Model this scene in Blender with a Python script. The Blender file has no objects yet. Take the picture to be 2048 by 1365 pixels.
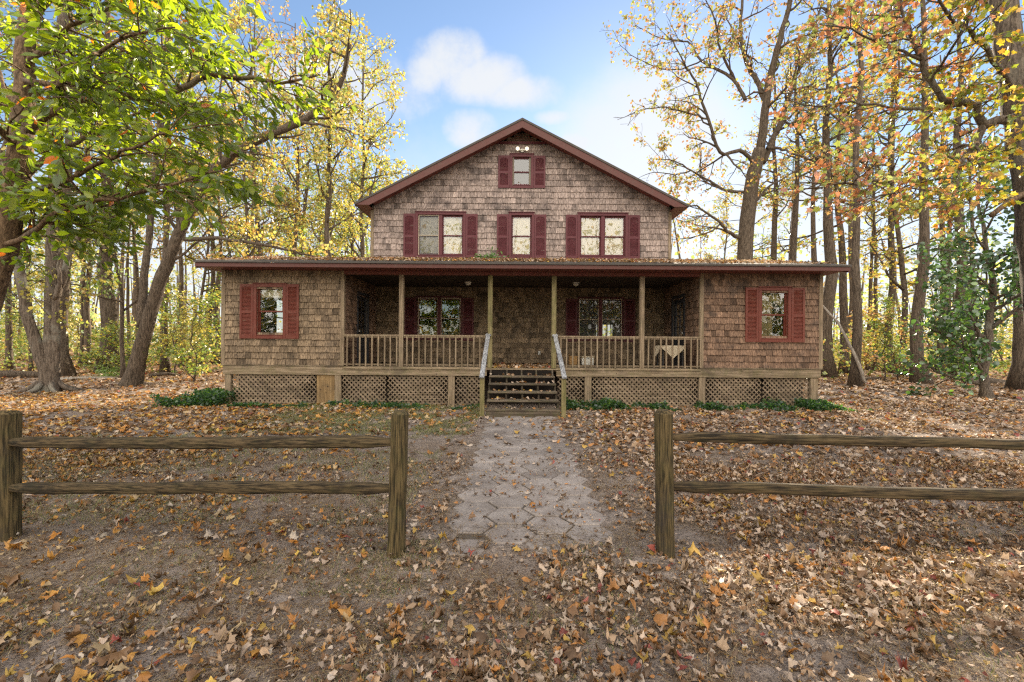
import bpy, math, random
import numpy as np
from mathutils import Vector, Matrix
R = math.radians
sc = bpy.context.scene
COL = sc.collection

# ------------------------------------------------------------------ camera
ROLL = R(-0.4)
FPX, HOR = 910.0, 690.0            # focal length and horizon row, in pixels of the 2048 px frame
EYE = 1.6
cam = bpy.data.cameras.new('camera')
cam_ob = bpy.data.objects.new('camera', cam)
COL.objects.link(cam_ob)
cam_ob.location = (0, 0, EYE)
cam_ob.rotation_euler = (R(90), ROLL, 0)
cam.sensor_width = 36.0
cam.lens = 36.0 * FPX / 2048.0
cam.shift_y = (HOR - 682.5) / 2048.0
cam.clip_start, cam.clip_end = 0.05, 3000
sc.camera = cam_ob

def at(x, y, d):
    """world point seen at photo pixel (x, y) at distance d in front of the camera"""
    a, b = (x - 1024) / FPX, (HOR - y) / FPX
    cr, sr = math.cos(ROLL), math.sin(ROLL)
    return Vector((d * (a * cr + b * sr), d, EYE + d * (b * cr - a * sr)))

# ------------------------------------------------------------------ light
SUN_AZ, SUN_EL = R(18.3), R(24.0)
SUN_STRENGTH, SKY_STRENGTH, EXPOSURE = 5.0, 0.072, 1.5
sun = bpy.data.lights.new('sun', 'SUN')
sun.energy, sun.angle, sun.color = SUN_STRENGTH, R(0.6), (1.0, 0.86, 0.66)
sun_ob = bpy.data.objects.new('sun', sun)
COL.objects.link(sun_ob)
to_sun = Vector((math.sin(SUN_AZ) * math.cos(SUN_EL), math.cos(SUN_AZ) * math.cos(SUN_EL), math.sin(SUN_EL)))
sun_ob.rotation_euler = (-to_sun).to_track_quat('-Z', 'Y').to_euler()
sun_ob.location = to_sun * 100

def nd(nt, typ, ins=None, **props):
    n = nt.nodes.new(typ)
    for k, v in props.items():
        setattr(n, k, v)
    for k, v in (ins or {}).items():
        s = n.inputs[k]
        if isinstance(v, bpy.types.NodeSocket):
            nt.links.new(v, s)
        else:
            s.default_value = v
    return n

def mth(nt, op, a, b=0.0, c=0.0, clamp=False):
    n = nt.nodes.new('ShaderNodeMath'); n.operation = op; n.use_clamp = clamp
    for i, v in enumerate((a, b, c)):
        if isinstance(v, bpy.types.NodeSocket): nt.links.new(v, n.inputs[i])
        else: n.inputs[i].default_value = v
    return n.outputs[0]

def smooth(nt, v, lo, hi):
    n = nd(nt, 'ShaderNodeMapRange', {0: v, 1: lo, 2: hi, 3: 0.0, 4: 1.0}, interpolation_type='SMOOTHSTEP')
    return n.outputs[0]

def mixc(nt, fac, a, b, blend='MIX'):
    n = nt.nodes.new('ShaderNodeMix'); n.data_type = 'RGBA'; n.blend_type = blend
    for i, v in ((0, fac), (6, a), (7, b)):
        if isinstance(v, bpy.types.NodeSocket): nt.links.new(v, n.inputs[i])
        elif i == 0: n.inputs[0].default_value = v
        else: n.inputs[i].default_value = (*v[:3], 1)
    return n.outputs[2]

world = bpy.data.worlds.new('World')
sc.world = world
world.use_nodes = True
wn = world.node_tree
wn.nodes.clear()
sky = nd(wn, 'ShaderNodeTexSky')
sky.sky_type = 'NISHITA'
sky.sun_disc = False
sky.sun_elevation, sky.sun_rotation = SUN_EL, SUN_AZ
sky.air_density, sky.dust_density, sky.ozone_density = 1.0, 0.10, 1.6
tc = nd(wn, 'ShaderNodeTexCoord')
sep = nd(wn, 'ShaderNodeSeparateXYZ', {0: tc.outputs['Generated']})
dx, dy, dz = sep.outputs
ysafe = mth(wn, 'MAXIMUM', dy, 0.05)
u, v = mth(wn, 'DIVIDE', dx, ysafe), mth(wn, 'DIVIDE', dz, ysafe)
# cumulus in the north sky: lobes in slope coordinates, broken up by noise
def lobe(cu, cv, ru, rv):
    a = mth(wn, 'DIVIDE', mth(wn, 'SUBTRACT', u, cu), ru)
    b = mth(wn, 'DIVIDE', mth(wn, 'SUBTRACT', v, cv), rv)
    q = mth(wn, 'ADD', mth(wn, 'MULTIPLY', a, a), mth(wn, 'MULTIPLY', b, b))
    return mth(wn, 'SUBTRACT', 1.0, q)
acc = None
for L in ((-0.19, 0.60, 0.05, 0.05), (-0.14, 0.625, 0.085, 0.065), (-0.075, 0.585, 0.10, 0.055), (0.03, 0.555, 0.10, 0.04),
          (-0.095, 0.47, 0.06, 0.045), (0.135, 0.44, 0.06, 0.035), (0.09, 0.50, 0.045, 0.02),
          (-0.45, 0.55, 0.25, 0.10), (0.62, 0.30, 0.35, 0.10), (-0.75, 0.28, 0.4, 0.14)):
    l = lobe(*L)
    acc = l if acc is None else mth(wn, 'MAXIMUM', acc, l)
nz = nd(wn, 'ShaderNodeTexNoise', {'Vector': tc.outputs['Generated'], 'Scale': 9.0, 'Detail': 7.0, 'Roughness': 0.62})
puff = mth(wn, 'ADD', acc, mth(wn, 'MULTIPLY', mth(wn, 'SUBTRACT', nz.outputs[0], 0.5), 3.2))
front = smooth(wn, puff, -0.45, 1.15)
# thin veil of cloud round the sun and a pale bank low over the woods
su = mth(wn, 'DIVIDE', mth(wn, 'SUBTRACT', u, 0.31), 0.27); sv = mth(wn, 'DIVIDE', mth(wn, 'SUBTRACT', v, 0.44), 0.20)
veil = mth(wn, 'SUBTRACT', 1.0, mth(wn, 'ADD', mth(wn, 'MULTIPLY', su, su), mth(wn, 'MULTIPLY', sv, sv)))
veil = mth(wn, 'MULTIPLY', smooth(wn, mth(wn, 'ADD', veil, mth(wn, 'MULTIPLY', mth(wn, 'SUBTRACT', nz.outputs[0], 0.5), 1.2)), -0.2, 1.0), 0.9)
bank = mth(wn, 'MULTIPLY', smooth(wn, mth(wn, 'ADD', mth(wn, 'MULTIPLY', v, -1.0), mth(wn, 'MULTIPLY', nz.outputs[0], 0.25)), -0.42, -0.02), 0.95)
front = mth(wn, 'MAXIMUM', front, mth(wn, 'MAXIMUM', veil, bank))
front = mth(wn, 'MULTIPLY', front, smooth(wn, dy, 0.05, 0.2))
# unseen bright cloud added in the southern sky as fill for the shaded facade
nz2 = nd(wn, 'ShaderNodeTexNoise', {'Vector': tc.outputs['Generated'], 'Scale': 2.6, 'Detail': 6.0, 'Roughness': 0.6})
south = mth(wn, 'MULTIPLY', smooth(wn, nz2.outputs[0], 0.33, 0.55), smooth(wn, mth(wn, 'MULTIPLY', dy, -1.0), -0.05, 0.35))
bg_sky = nd(wn, 'ShaderNodeBackground', {0: sky.outputs[0], 1: SKY_STRENGTH})
bg_cl = nd(wn, 'ShaderNodeBackground', {0: (0.97, 0.985, 1.0, 1), 1: 0.335})
bg_fill = nd(wn, 'ShaderNodeBackground', {0: (1.0, 0.93, 0.83, 1), 1: 1.4})
m1 = nd(wn, 'ShaderNodeMixShader', {0: mth(wn, 'MULTIPLY', front, 0.9), 1: bg_sky.outputs[0], 2: bg_cl.outputs[0]})
m2 = nd(wn, 'ShaderNodeMixShader', {0: south, 1: m1.outputs[0], 2: bg_fill.outputs[0]})
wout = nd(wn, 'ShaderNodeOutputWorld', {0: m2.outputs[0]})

sc.view_settings.view_transform = 'Standard'
sc.view_settings.look = 'None'
sc.view_settings.exposure = EXPOSURE
sc.view_settings.gamma = 1.0
sc.render.engine = 'CYCLES'
sc.cycles.max_bounces = 8
sc.cycles.transparent_max_bounces = 12
sc.cycles.sample_clamp_indirect = 2.5
sc.cycles.use_denoising = False
sc.cycles.use_adaptive_sampling = False
sc.cycles.pixel_filter_type = 'BLACKMAN_HARRIS'
sc.cycles.filter_width = 1.3

# ------------------------------------------------------------------ helpers
def tag(o, label=None, cat=None, group=None, kind=None):
    if label: o['label'] = label
    if cat: o['category'] = cat
    if group: o['group'] = group
    if kind: o['kind'] = kind
    return o

def empty(name, loc, label=None, cat=None, group=None):
    o = bpy.data.objects.new(name, None)
    o.empty_display_size = 0.3
    COL.objects.link(o)
    o.location = loc
    return tag(o, label, cat, group)

def root_loc(o):
    p = Vector((0, 0, 0))
    while o is not None:
        p += o.location
        o = o.parent
    return p

def link_mesh(name, me, m, parent=None, smooth_=False):
    me.materials.append(m)
    o = bpy.data.objects.new(name, me)
    COL.objects.link(o)
    if parent is not None:
        o.parent = parent
    if smooth_:
        me.polygons.foreach_set('use_smooth', np.ones(len(me.polygons), dtype=bool))
    return o

class MB:
    """collects boxes, prisms and tubes, builds them as one mesh"""
    def __init__(s, T=None):
        s.v, s.f, s.t, s.T = [], [], [], T
    def add(s, vs, fs, tone=1.0):
        b = len(s.v)
        if s.T: vs = [s.T(*p) for p in vs]
        s.v += [tuple(p) for p in vs]
        s.f += [tuple(i + b for i in f) for f in fs]
        s.t += [tone] * len(fs)
    def hexa(s, p, tone=1.0):
        s.add(p, [(0, 3, 2, 1), (4, 5, 6, 7), (0, 1, 5, 4), (1, 2, 6, 5), (2, 3, 7, 6), (3, 0, 4, 7)], tone)
    def box(s, x0, x1, y0, y1, z0, z1, tone=1.0):
        s.hexa([(x0, y0, z0), (x1, y0, z0), (x1, y1, z0), (x0, y1, z0), (x0, y0, z1), (x1, y0, z1), (x1, y1, z1), (x0, y1, z1)], tone)
    def bar(s, a, b, w, h, up=(0, 0, 1), tone=1.0):
        a, b = Vector(a), Vector(b)
        d = (b - a).normalized(); sd = d.cross(Vector(up)).normalized() * w / 2; u_ = sd.cross(d).normalized() * h / 2
        s.hexa([a - sd - u_, a + sd - u_, b + sd - u_, b - sd - u_, a - sd + u_, a + sd + u_, b + sd + u_, b - sd + u_], tone)
    def prism(s, poly, d, tone=1.0):
        """polygon (list of 3D points) extruded by vector d"""
        n = len(poly); d = Vector(d)
        vs = [Vector(p) for p in poly] + [Vector(p) + d for p in poly]
        s.add(vs, [tuple(range(n)), tuple(range(2 * n - 1, n - 1, -1))] + [(i, (i + 1) % n, n + (i + 1) % n, n + i) for i in range(n)], tone)
    def tube(s, pts, rads, sides=8, rng=None, rough=0.0, sq=None, tone=1.0, caps=True):
        pts = [Vector(p) for p in pts]
        n = len(pts); vs = []; prev = None
        for i in range(n):
            d = (pts[min(i + 1, n - 1)] - pts[max(i - 1, 0)])
            d = d.normalized() if d.length > 1e-9 else Vector((0, 0, 1))
            if prev is None:
                ref = Vector((1, 0, 0)) if abs(d.x) < 0.8 else Vector((0, 1, 0))
                nx = (ref - d * ref.dot(d)).normalized()
            else:
                nx = prev - d * prev.dot(d)
                nx = nx.normalized() if nx.length > 1e-6 else Vector((1, 0, 0))
            prev = nx; ny = d.cross(nx)
            for k in range(sides):
                a = 2 * math.pi * k / sides
                r = rads[i] * (1 + (rng.uniform(-rough, rough) if rng else 0))
                ca, sa = math.cos(a), math.sin(a)
                if sq: 
                    e = sq
                    ca, sa = math.copysign(abs(ca) ** e, ca), math.copysign(abs(sa) ** e, sa)
                vs.append(pts[i] + nx * (r * ca) + ny * (r * sa))
        fs = [(i * sides + k, i * sides + (k + 1) % sides, (i + 1) * sides + (k + 1) % sides, (i + 1) * sides + k) for i in range(n - 1) for k in range(sides)]
        if caps:
            fs += [tuple(range(sides - 1, -1, -1)), tuple(range((n - 1) * sides, n * sides))]
        s.add(vs, fs, tone)
    def lathe(s, c, prof, sides=16, axis='z', tone=1.0):
        vs = []
        for r, h in prof:
            for k in range(sides):
                a = 2 * math.pi * k / sides
                if axis == 'z': vs.append((c[0] + r * math.cos(a), c[1] + r * math.sin(a), c[2] + h))
                else: vs.append((c[0] + r * math.cos(a), c[1] - h, c[2] + r * math.sin(a)))
        n = len(prof)
        fs = [(i * sides + k, i * sides + (k + 1) % sides, (i + 1) * sides + (k + 1) % sides, (i + 1) * sides + k) for i in range(n - 1) for k in range(sides)]
        fs += [tuple(range(sides - 1, -1, -1)), tuple(range((n - 1) * sides, n * sides))]
        s.add(vs, fs, tone)
    def build(s, name, m, parent=None, smooth_=False, bevel=0.0, label=None):
        off = root_loc(parent) if parent is not None else Vector((0, 0, 0))
        me = bpy.data.meshes.new(name)
        me.from_pydata([(p[0] - off.x, p[1] - off.y, p[2] - off.z) for p in s.v], [], s.f)
        at_ = me.attributes.new('tone', 'FLOAT', 'FACE')
        at_.data.foreach_set('value', np.array(s.t, dtype=np.float32))
        o = link_mesh(name, me, m, parent, smooth_)
        if bevel:
            b = o.modifiers.new('bevel', 'BEVEL'); b.width = bevel; b.segments = 1; b.limit_method = 'ANGLE'
        if label: o['label'] = label
        return o

def np_mesh(name, V, F, colr, m, parent=None):
    """mesh from vertex array, uniform face array and a colour per vertex"""
    me = bpy.data.meshes.new(name)
    n, (nf, k) = len(V), F.shape
    me.vertices.add(n); me.vertices.foreach_set('co', V.astype(np.float32).ravel())
    me.loops.add(nf * k); me.loops.foreach_set('vertex_index', F.astype(np.int32).ravel())
    me.polygons.add(nf)
    me.polygons.foreach_set('loop_start', np.arange(0, nf * k, k, dtype=np.int32))
    me.polygons.foreach_set('loop_total', np.full(nf, k, dtype=np.int32))
    ca = me.attributes.new('col', 'FLOAT_COLOR', 'POINT')
    c4 = np.ones((n, 4), dtype=np.float32); c4[:, :3] = colr
    ca.data.foreach_set('color', c4.ravel())
    me.update(calc_edges=True)
    me.validate()
    return link_mesh(name, me, m, parent)

# ------------------------------------------------------------------ materials
def new_mat(name):
    m = bpy.data.materials.new(name); m.use_nodes = True
    nt = m.node_tree; nt.nodes.clear()
    out = nd(nt, 'ShaderNodeOutputMaterial')
    return m, nt, out

def pbsdf(nt, out, col, rough, bump=None, bstr=0.3, bdist=0.01, spec=0.3):
    b = nd(nt, 'ShaderNodeBsdfPrincipled', {'Base Color': col if isinstance(col, bpy.types.NodeSocket) else (*col, 1), 'Roughness': rough, 'Specular IOR Level': spec})
    if bump is not None:
        bn = nd(nt, 'ShaderNodeBump', {'Strength': bstr, 'Distance': bdist, 'Height': bump})
        nt.links.new(bn.outputs[0], b.inputs['Normal'])
    nt.links.new(b.outputs[0], out.inputs[0])
    return b

def wood(name, dark, light, grain='z', fine=1.0, stain=0.5, algae=0.0, knots=True, stain_col=(0.035, 0.03, 0.028), rough=0.85, green=(0.10, 0.11, 0.03)):
    m, nt, out = new_mat(name)
    tcn = nd(nt, 'ShaderNodeTexCoord')
    sx = {'x': (3, 60, 60), 'y': (60, 3, 60), 'z': (60, 60, 3)}[grain]
    mp = nd(nt, 'ShaderNodeMapping', {'Vector': tcn.outputs['Object'], 'Scale': tuple(q * fine for q in sx)})
    n1 = nd(nt, 'ShaderNodeTexNoise', {'Vector': mp.outputs[0], 'Scale': 1.0, 'Detail': 5.0, 'Roughness': 0.65})
    n2 = nd(nt, 'ShaderNodeTexNoise', {'Vector': tcn.outputs['Object'], 'Scale': 1.7, 'Detail': 6.0, 'Roughness': 0.7})
    n3 = nd(nt, 'ShaderNodeTexNoise', {'Vector': tcn.outputs['Object'], 'Scale': 9.0, 'Detail': 3.0, 'Roughness': 0.6})
    tone = nd(nt, 'ShaderNodeAttribute', attribute_name='tone')
    c = mixc(nt, smooth(nt, n1.outputs[0], 0.36, 0.64), dark, light)
    c = mixc(nt, mth(nt, 'MULTIPLY', smooth(nt, n2.outputs[0], 0.48, 0.66), stain), c, stain_col)
    if knots:
        vo = nd(nt, 'ShaderNodeTexVoronoi', {'Vector': tcn.outputs['Object'], 'Scale': 5.5, 'Randomness': 1.0})
        sel = nd(nt, 'ShaderNodeSeparateColor', {0: vo.outputs['Color']})
        k = mth(nt, 'MULTIPLY', mth(nt, 'SUBTRACT', 1.0, smooth(nt, vo.outputs['Distance'], 0.05, 0.16)), smooth(nt, sel.outputs[0], 0.55, 0.6))
        c = mixc(nt, mth(nt, 'MULTIPLY', k, 0.8), c, (0.03, 0.022, 0.018))
    if algae:
        c = mixc(nt, mth(nt, 'MULTIPLY', smooth(nt, n3.outputs[0], 0.4, 0.7), algae), c, green)
    cc = nd(nt, 'ShaderNodeCombineColor', {0: tone.outputs['Fac'], 1: tone.outputs['Fac'], 2: tone.outputs['Fac']})
    c = mixc(nt, 1.0, c, cc.outputs[0], 'MULTIPLY')
    pbsdf(nt, out, c, rough, n1.outputs[0], 0.5, 0.006, 0.2)
    return m

def paint(name, colr, worn=(0.2, 0.1, 0.07), amt=0.35, rough=0.55):
    m, nt, out = new_mat(name)
    tcn = nd(nt, 'ShaderNodeTexCoord')
    n1 = nd(nt, 'ShaderNodeTexNoise', {'Vector': tcn.outputs['Object'], 'Scale': 6.0, 'Detail': 7.0, 'Roughness': 0.7})
    n2 = nd(nt, 'ShaderNodeTexNoise', {'Vector': tcn.outputs['Object'], 'Scale': 45.0, 'Detail': 3.0})
    c = mixc(nt, mth(nt, 'MULTIPLY', smooth(nt, n1.outputs[0], 0.45, 0.75), amt), colr, worn)
    c = mixc(nt, mth(nt, 'MULTIPLY', smooth(nt, n2.outputs[0], 0.5, 0.8), 0.25), c, tuple(q * 0.5 for q in colr))
    pbsdf(nt, out, c, rough, n2.outputs[0], 0.15, 0.003, 0.35)
    return m

def leafmat(name, trans=0.5, gloss=0.06, rough=0.4, boost=(1.15, 1.2, 0.95)):
    m, nt, out = new_mat(name)
    a = nd(nt, 'ShaderNodeAttribute', attribute_name='col')
    df = nd(nt, 'ShaderNodeBsdfDiffuse', {0: a.outputs['Color']})
    bc = mixc(nt, 1.0, a.outputs['Color'], boost, 'MULTIPLY')
    tr = nd(nt, 'ShaderNodeBsdfTranslucent', {0: bc})
    mx = nd(nt, 'ShaderNodeMixShader', {0: trans, 1: df.outputs[0], 2: tr.outputs[0]})
    gl = nd(nt, 'ShaderNodeBsdfGlossy', {0: (1, 1, 1, 1), 'Roughness': rough})
    mx2 = nd(nt, 'ShaderNodeMixShader', {0: gloss, 1: mx.outputs[0], 2: gl.outputs[0]})
    nt.links.new(mx2.outputs[0], out.inputs[0])
    return m

M = {}
M['shingle'] = wood('cedar_shingle', (0.105, 0.072, 0.046), (0.315, 0.23, 0.15), 'z', 1.0, 0.45)
M['shingle_dark'] = wood('cedar_shingle_reddish', (0.10, 0.060, 0.042), (0.28, 0.178, 0.118), 'z', 1.0, 0.65)
M['shingle_grey'] = wood('cedar_shingle_silvered', (0.15, 0.112, 0.097), (0.41, 0.325, 0.285), 'z', 1.0, 0.65, stain_col=(0.05, 0.04, 0.04))
M['board_h'] = wood('weathered_board', (0.15, 0.11, 0.07), (0.29, 0.22, 0.15), 'x', 0.5, 0.45, 0.25)
M['board_v'] = wood('weathered_post', (0.16, 0.115, 0.075), (0.31, 0.235, 0.16), 'z', 0.5, 0.3, 0.15)
M['board_green'] = wood('mossy_post', (0.13, 0.11, 0.05), (0.27, 0.22, 0.11), 'z', 0.5, 0.3, 0.35)
M['tread'] = wood('stair_tread', (0.075, 0.056, 0.04), (0.18, 0.14, 0.105), 'x', 0.5, 0.5, 0.3)
M['lattice'] = wood('lattice_strip', (0.15, 0.108, 0.072), (0.29, 0.215, 0.15), 'x', 0.4, 0.35, 0.15, knots=False)
M['plywood'] = wood('plywood', (0.19, 0.12, 0.055), (0.30, 0.20, 0.10), 'z', 0.3, 0.35)
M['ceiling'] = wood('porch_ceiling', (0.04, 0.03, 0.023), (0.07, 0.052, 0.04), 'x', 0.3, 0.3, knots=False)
M['fence'] = wood('fence_rail_wood', (0.016, 0.012, 0.008), (0.115, 0.080, 0.042), 'x', 1.4, 0.8, 0.08, stain_col=(0.02, 0.016, 0.012))
M['fence_post'] = wood('fence_post_wood', (0.022, 0.017, 0.009), (0.135, 0.096, 0.044), 'z', 1.4, 0.6, 0.18, green=(0.085, 0.085, 0.028))
M['red'] = paint('barn_red_paint', (0.13, 0.026, 0.014))
M['maroon'] = paint('maroon_paint', (0.092, 0.018, 0.023), (0.12, 0.05, 0.05))
M['fascia'] = paint('fascia_red_paint', (0.095, 0.030, 0.023), (0.095, 0.062, 0.048), 0.5)
M['maroon_trim'] = paint('trim_brown_red', (0.16, 0.045, 0.035), (0.15, 0.10, 0.07), 0.5)
M['tan_metal'] = paint('tan_screen_frame', (0.50, 0.42, 0.31), (0.3, 0.24, 0.17), 0.3)
M['white'] = paint('white_vinyl', (0.72, 0.69, 0.62), (0.5, 0.45, 0.38), 0.2)
M['blind'] = paint('cream_blind', (0.74, 0.66, 0.50), (0.62, 0.54, 0.40), 0.3, 0.8)
M['dark_door'] = paint('dark_door_paint', (0.03, 0.03, 0.035), (0.05, 0.04, 0.04), 0.3)
M['interior'] = paint('interior_wallboard', (0.20, 0.17, 0.13), (0.15, 0.13, 0.10), 0.2, 0.9)
M['cardboard'] = paint('cardboard', (0.38, 0.22, 0.09), (0.3, 0.17, 0.07), 0.3, 0.9)
M['curtain'] = paint('faded_curtain', (0.36, 0.28, 0.15), (0.28, 0.21, 0.11), 0.5, 0.95)
M['cloth'] = paint('cream_cloth', (0.60, 0.50, 0.36), (0.48, 0.38, 0.26), 0.5, 0.95)
M['metal'] = paint('grey_metal', (0.45, 0.44, 0.42), (0.25, 0.22, 0.2), 0.3, 0.4)
M['peel'] = wood('peeling_white_rail', (0.13, 0.13, 0.135), (0.40, 0.405, 0.42), 'y', 0.5, 0.45, knots=False, stain_col=(0.07, 0.07, 0.08))
M['shingle_roof'] = paint('asphalt_roof_shingle', (0.075, 0.066, 0.058), (0.12, 0.10, 0.085), 0.6, 0.95)

def glass_mat(name, base=0.08, tint=(0.9, 0.92, 0.9)):
    m, nt, out = new_mat(name)
    tr = nd(nt, 'ShaderNodeBsdfTransparent', {0: (*tint, 1)})
    gl = nd(nt, 'ShaderNodeBsdfGlossy', {0: (1, 1, 1, 1), 'Roughness': 0.015})
    tcn = nd(nt, 'ShaderNodeTexCoord')
    nz_ = nd(nt, 'ShaderNodeTexNoise', {'Vector': tcn.outputs['Object'], 'Scale': 4.0, 'Detail': 1.0})
    bn = nd(nt, 'ShaderNodeBump', {'Strength': 0.05, 'Distance': 0.02, 'Height': nz_.outputs[0]})
    nt.links.new(bn.outputs[0], gl.inputs['Normal'])
    fr = nd(nt, 'ShaderNodeFresnel', {0: 1.5})
    f = mth(nt, 'ADD', fr.outputs[0], base, clamp=True)
    mx = nd(nt, 'ShaderNodeMixShader', {0: f, 1: tr.outputs[0], 2: gl.outputs[0]})
    nt.links.new(mx.outputs[0], out.inputs[0])
    return m
M['glass'] = glass_mat('window_glass', 0.08)
def screen_mat():
    m, nt, out = new_mat('insect_screen')
    tr = nd(nt, 'ShaderNodeBsdfTransparent', {0: (1, 1, 1, 1)})
    df = nd(nt, 'ShaderNodeBsdfDiffuse', {0: (0.10, 0.10, 0.10, 1)})
    mx = nd(nt, 'ShaderNodeMixShader', {0: 0.42, 1: tr.outputs[0], 2: df.outputs[0]})
    nt.links.new(mx.outputs[0], out.inputs[0])
    return m
M['screen'] = screen_mat()
def bulb_mat():
    m, nt, out = new_mat('lit_bulb')
    e = nd(nt, 'ShaderNodeEmission', {0: (1.0, 0.86, 0.62, 1), 1: 0.65})
    nt.links.new(e.outputs[0], out.inputs[0])
    return m
M['bulb'] = bulb_mat()
M['leaf'] = leafmat('foliage', 0.5)
M['leaf_gloss'] = leafmat('glossy_foliage', 0.5, 0.045, 0.4, (3.7, 3.4, 1.0))
M['leaf_holly'] = leafmat('holly_foliage', 0.42, 0.08, 0.35, (1.7, 1.6, 1.0))
M['litter'] = leafmat('dry_leaf', 0.18, 0.03, 0.5, (1, 1, 0.8))
M['grass'] = leafmat('grass_blade', 0.35, 0.02)

def bark_mat(name, dark, light, moss=0.0, lichen=0.0):
    m, nt, out = new_mat(name)
    tcn = nd(nt, 'ShaderNodeTexCoord')
    wp = nd(nt, 'ShaderNodeTexNoise', {'Vector': tcn.outputs['Object'], 'Scale': 3.0, 'Detail': 3.0})
    sc_ = nd(nt, 'ShaderNodeVectorMath', {0: wp.outputs['Color']}, operation='SCALE'); sc_.inputs[3].default_value = 0.12
    wv = nd(nt, 'ShaderNodeVectorMath', {0: tcn.outputs['Object'], 1: sc_.outputs[0]}, operation='ADD')
    mp = nd(nt, 'ShaderNodeMapping', {'Vector': wv.outputs[0], 'Scale': (30, 30, 3.0)})
    n1 = nd(nt, 'ShaderNodeTexNoise', {'Vector': mp.outputs[0], 'Scale': 1.0, 'Detail': 6.0, 'Roughness': 0.65})
    mp2 = nd(nt, 'ShaderNodeMapping', {'Vector': wv.outputs[0], 'Scale': (60, 60, 26.0)})
    n3 = nd(nt, 'ShaderNodeTexNoise', {'Vector': mp2.outputs[0], 'Scale': 1.0, 'Detail': 4.0, 'Roughness': 0.6})
    n2 = nd(nt, 'ShaderNodeTexNoise', {'Vector': tcn.outputs['Object'], 'Scale': 1.4, 'Detail': 5.0})
    h = mth(nt, 'ADD', mth(nt, 'MULTIPLY', n1.outputs[0], 0.75), mth(nt, 'MULTIPLY', n3.outputs[0], 0.35))
    c = mixc(nt, smooth(nt, h, 0.40, 0.72), dark, light)
    if lichen: c = mixc(nt, mth(nt, 'MULTIPLY', smooth(nt, n2.outputs[0], 0.52, 0.66), lichen), c, (0.30, 0.30, 0.25))
    if moss: c = mixc(nt, mth(nt, 'MULTIPLY', smooth(nt, n2.outputs[0], 0.40, 0.55), moss), c, (0.07, 0.085, 0.02))
    pbsdf(nt, out, c, 0.9, h, 0.8, 0.03, 0.15)
    return m
M['bark'] = bark_mat('furrowed_bark', (0.035, 0.026, 0.019), (0.17, 0.13, 0.095))
M['bark_warm'] = bark_mat('warm_bark', (0.055, 0.034, 0.02), (0.25, 0.165, 0.10), lichen=0.25)
M['bark_grey'] = bark_mat('grey_bark', (0.05, 0.038, 0.029), (0.20, 0.158, 0.122), lichen=0.4)
M['dead'] = bark_mat('dead_wood', (0.16, 0.13, 0.10), (0.42, 0.37, 0.31))
# ------------------------------------------------------------------ ground and path
def soil_mat():
    m, nt, out = new_mat('leafy_soil')
    tcn = nd(nt, 'ShaderNodeTexCoord')
    P = tcn.outputs['Object']
    a = nd(nt, 'ShaderNodeTexNoise', {'Vector': P, 'Scale': 0.55, 'Detail': 5.0, 'Roughness': 0.6})
    b = nd(nt, 'ShaderNodeTexNoise', {'Vector': P, 'Scale': 6.0, 'Detail': 8.0, 'Roughness': 0.75})
    c_ = nd(nt, 'ShaderNodeTexNoise', {'Vector': P, 'Scale': 70.0, 'Detail': 4.0, 'Roughness': 0.7})
    vo = nd(nt, 'ShaderNodeTexVoronoi', {'Vector': P, 'Scale': 22.0})
    c = mixc(nt, smooth(nt, b.outputs[0], 0.35, 0.68), (0.18, 0.142, 0.118), (0.355, 0.295, 0.255))
    c = mixc(nt, mth(nt, 'MULTIPLY', smooth(nt, a.outputs[0], 0.45, 0.62), 0.55), c, (0.19, 0.135, 0.095))
    c = mixc(nt, mth(nt, 'MULTIPLY', smooth(nt, c_.outputs[0], 0.53, 0.66), 0.7), c, (0.40, 0.31, 0.23))
    c = mixc(nt, mth(nt, 'MULTIPLY', smooth(nt, c_.outputs[0], 0.47, 0.36), 0.85), c, (0.055, 0.04, 0.03))
    sp = nd(nt, 'ShaderNodeSeparateXYZ', {0: P})
    far = smooth(nt, sp.outputs[1], 14.0, 30.0)
    lv = nd(nt, 'ShaderNodeSeparateColor', {0: vo.outputs['Color']})
    leafc = mixc(nt, lv.outputs[0], (0.16, 0.085, 0.035), (0.42, 0.25, 0.11))
    c = mixc(nt, mth(nt, 'MULTIPLY', far, 0.75), c, leafc)
    h = mth(nt, 'ADD', mth(nt, 'MULTIPLY', b.outputs[0], 1.0), mth(nt, 'MULTIPLY', c_.outputs[0], 0.25))
    pbsdf(nt, out, c, 0.95, h, 0.9, 0.05, 0.1)
    return m
M['soil'] = soil_mat()

def vnoise(x, y, seed=0):
    """smooth value noise for arrays"""
    x = np.asarray(x, float); y = np.asarray(y, float)
    xi, yi = np.floor(x).astype(np.int64), np.floor(y).astype(np.int64)
    fx, fy = x - xi, y - yi
    fx, fy = fx * fx * (3 - 2 * fx), fy * fy * (3 - 2 * fy)
    def h(i, j):
        n = (i * 374761393 + j * 668265263 + seed * 1442695) & 0x7fffffff
        n = ((n ^ (n >> 13)) * 1274126177) & 0x7fffffff
        return ((n ^ (n >> 16)) & 0xffff) / 65535.0
    return (h(xi, yi) * (1 - fx) + h(xi + 1, yi) * fx) * (1 - fy) + (h(xi, yi + 1) * (1 - fx) + h(xi + 1, yi + 1) * fx) * fy

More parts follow.
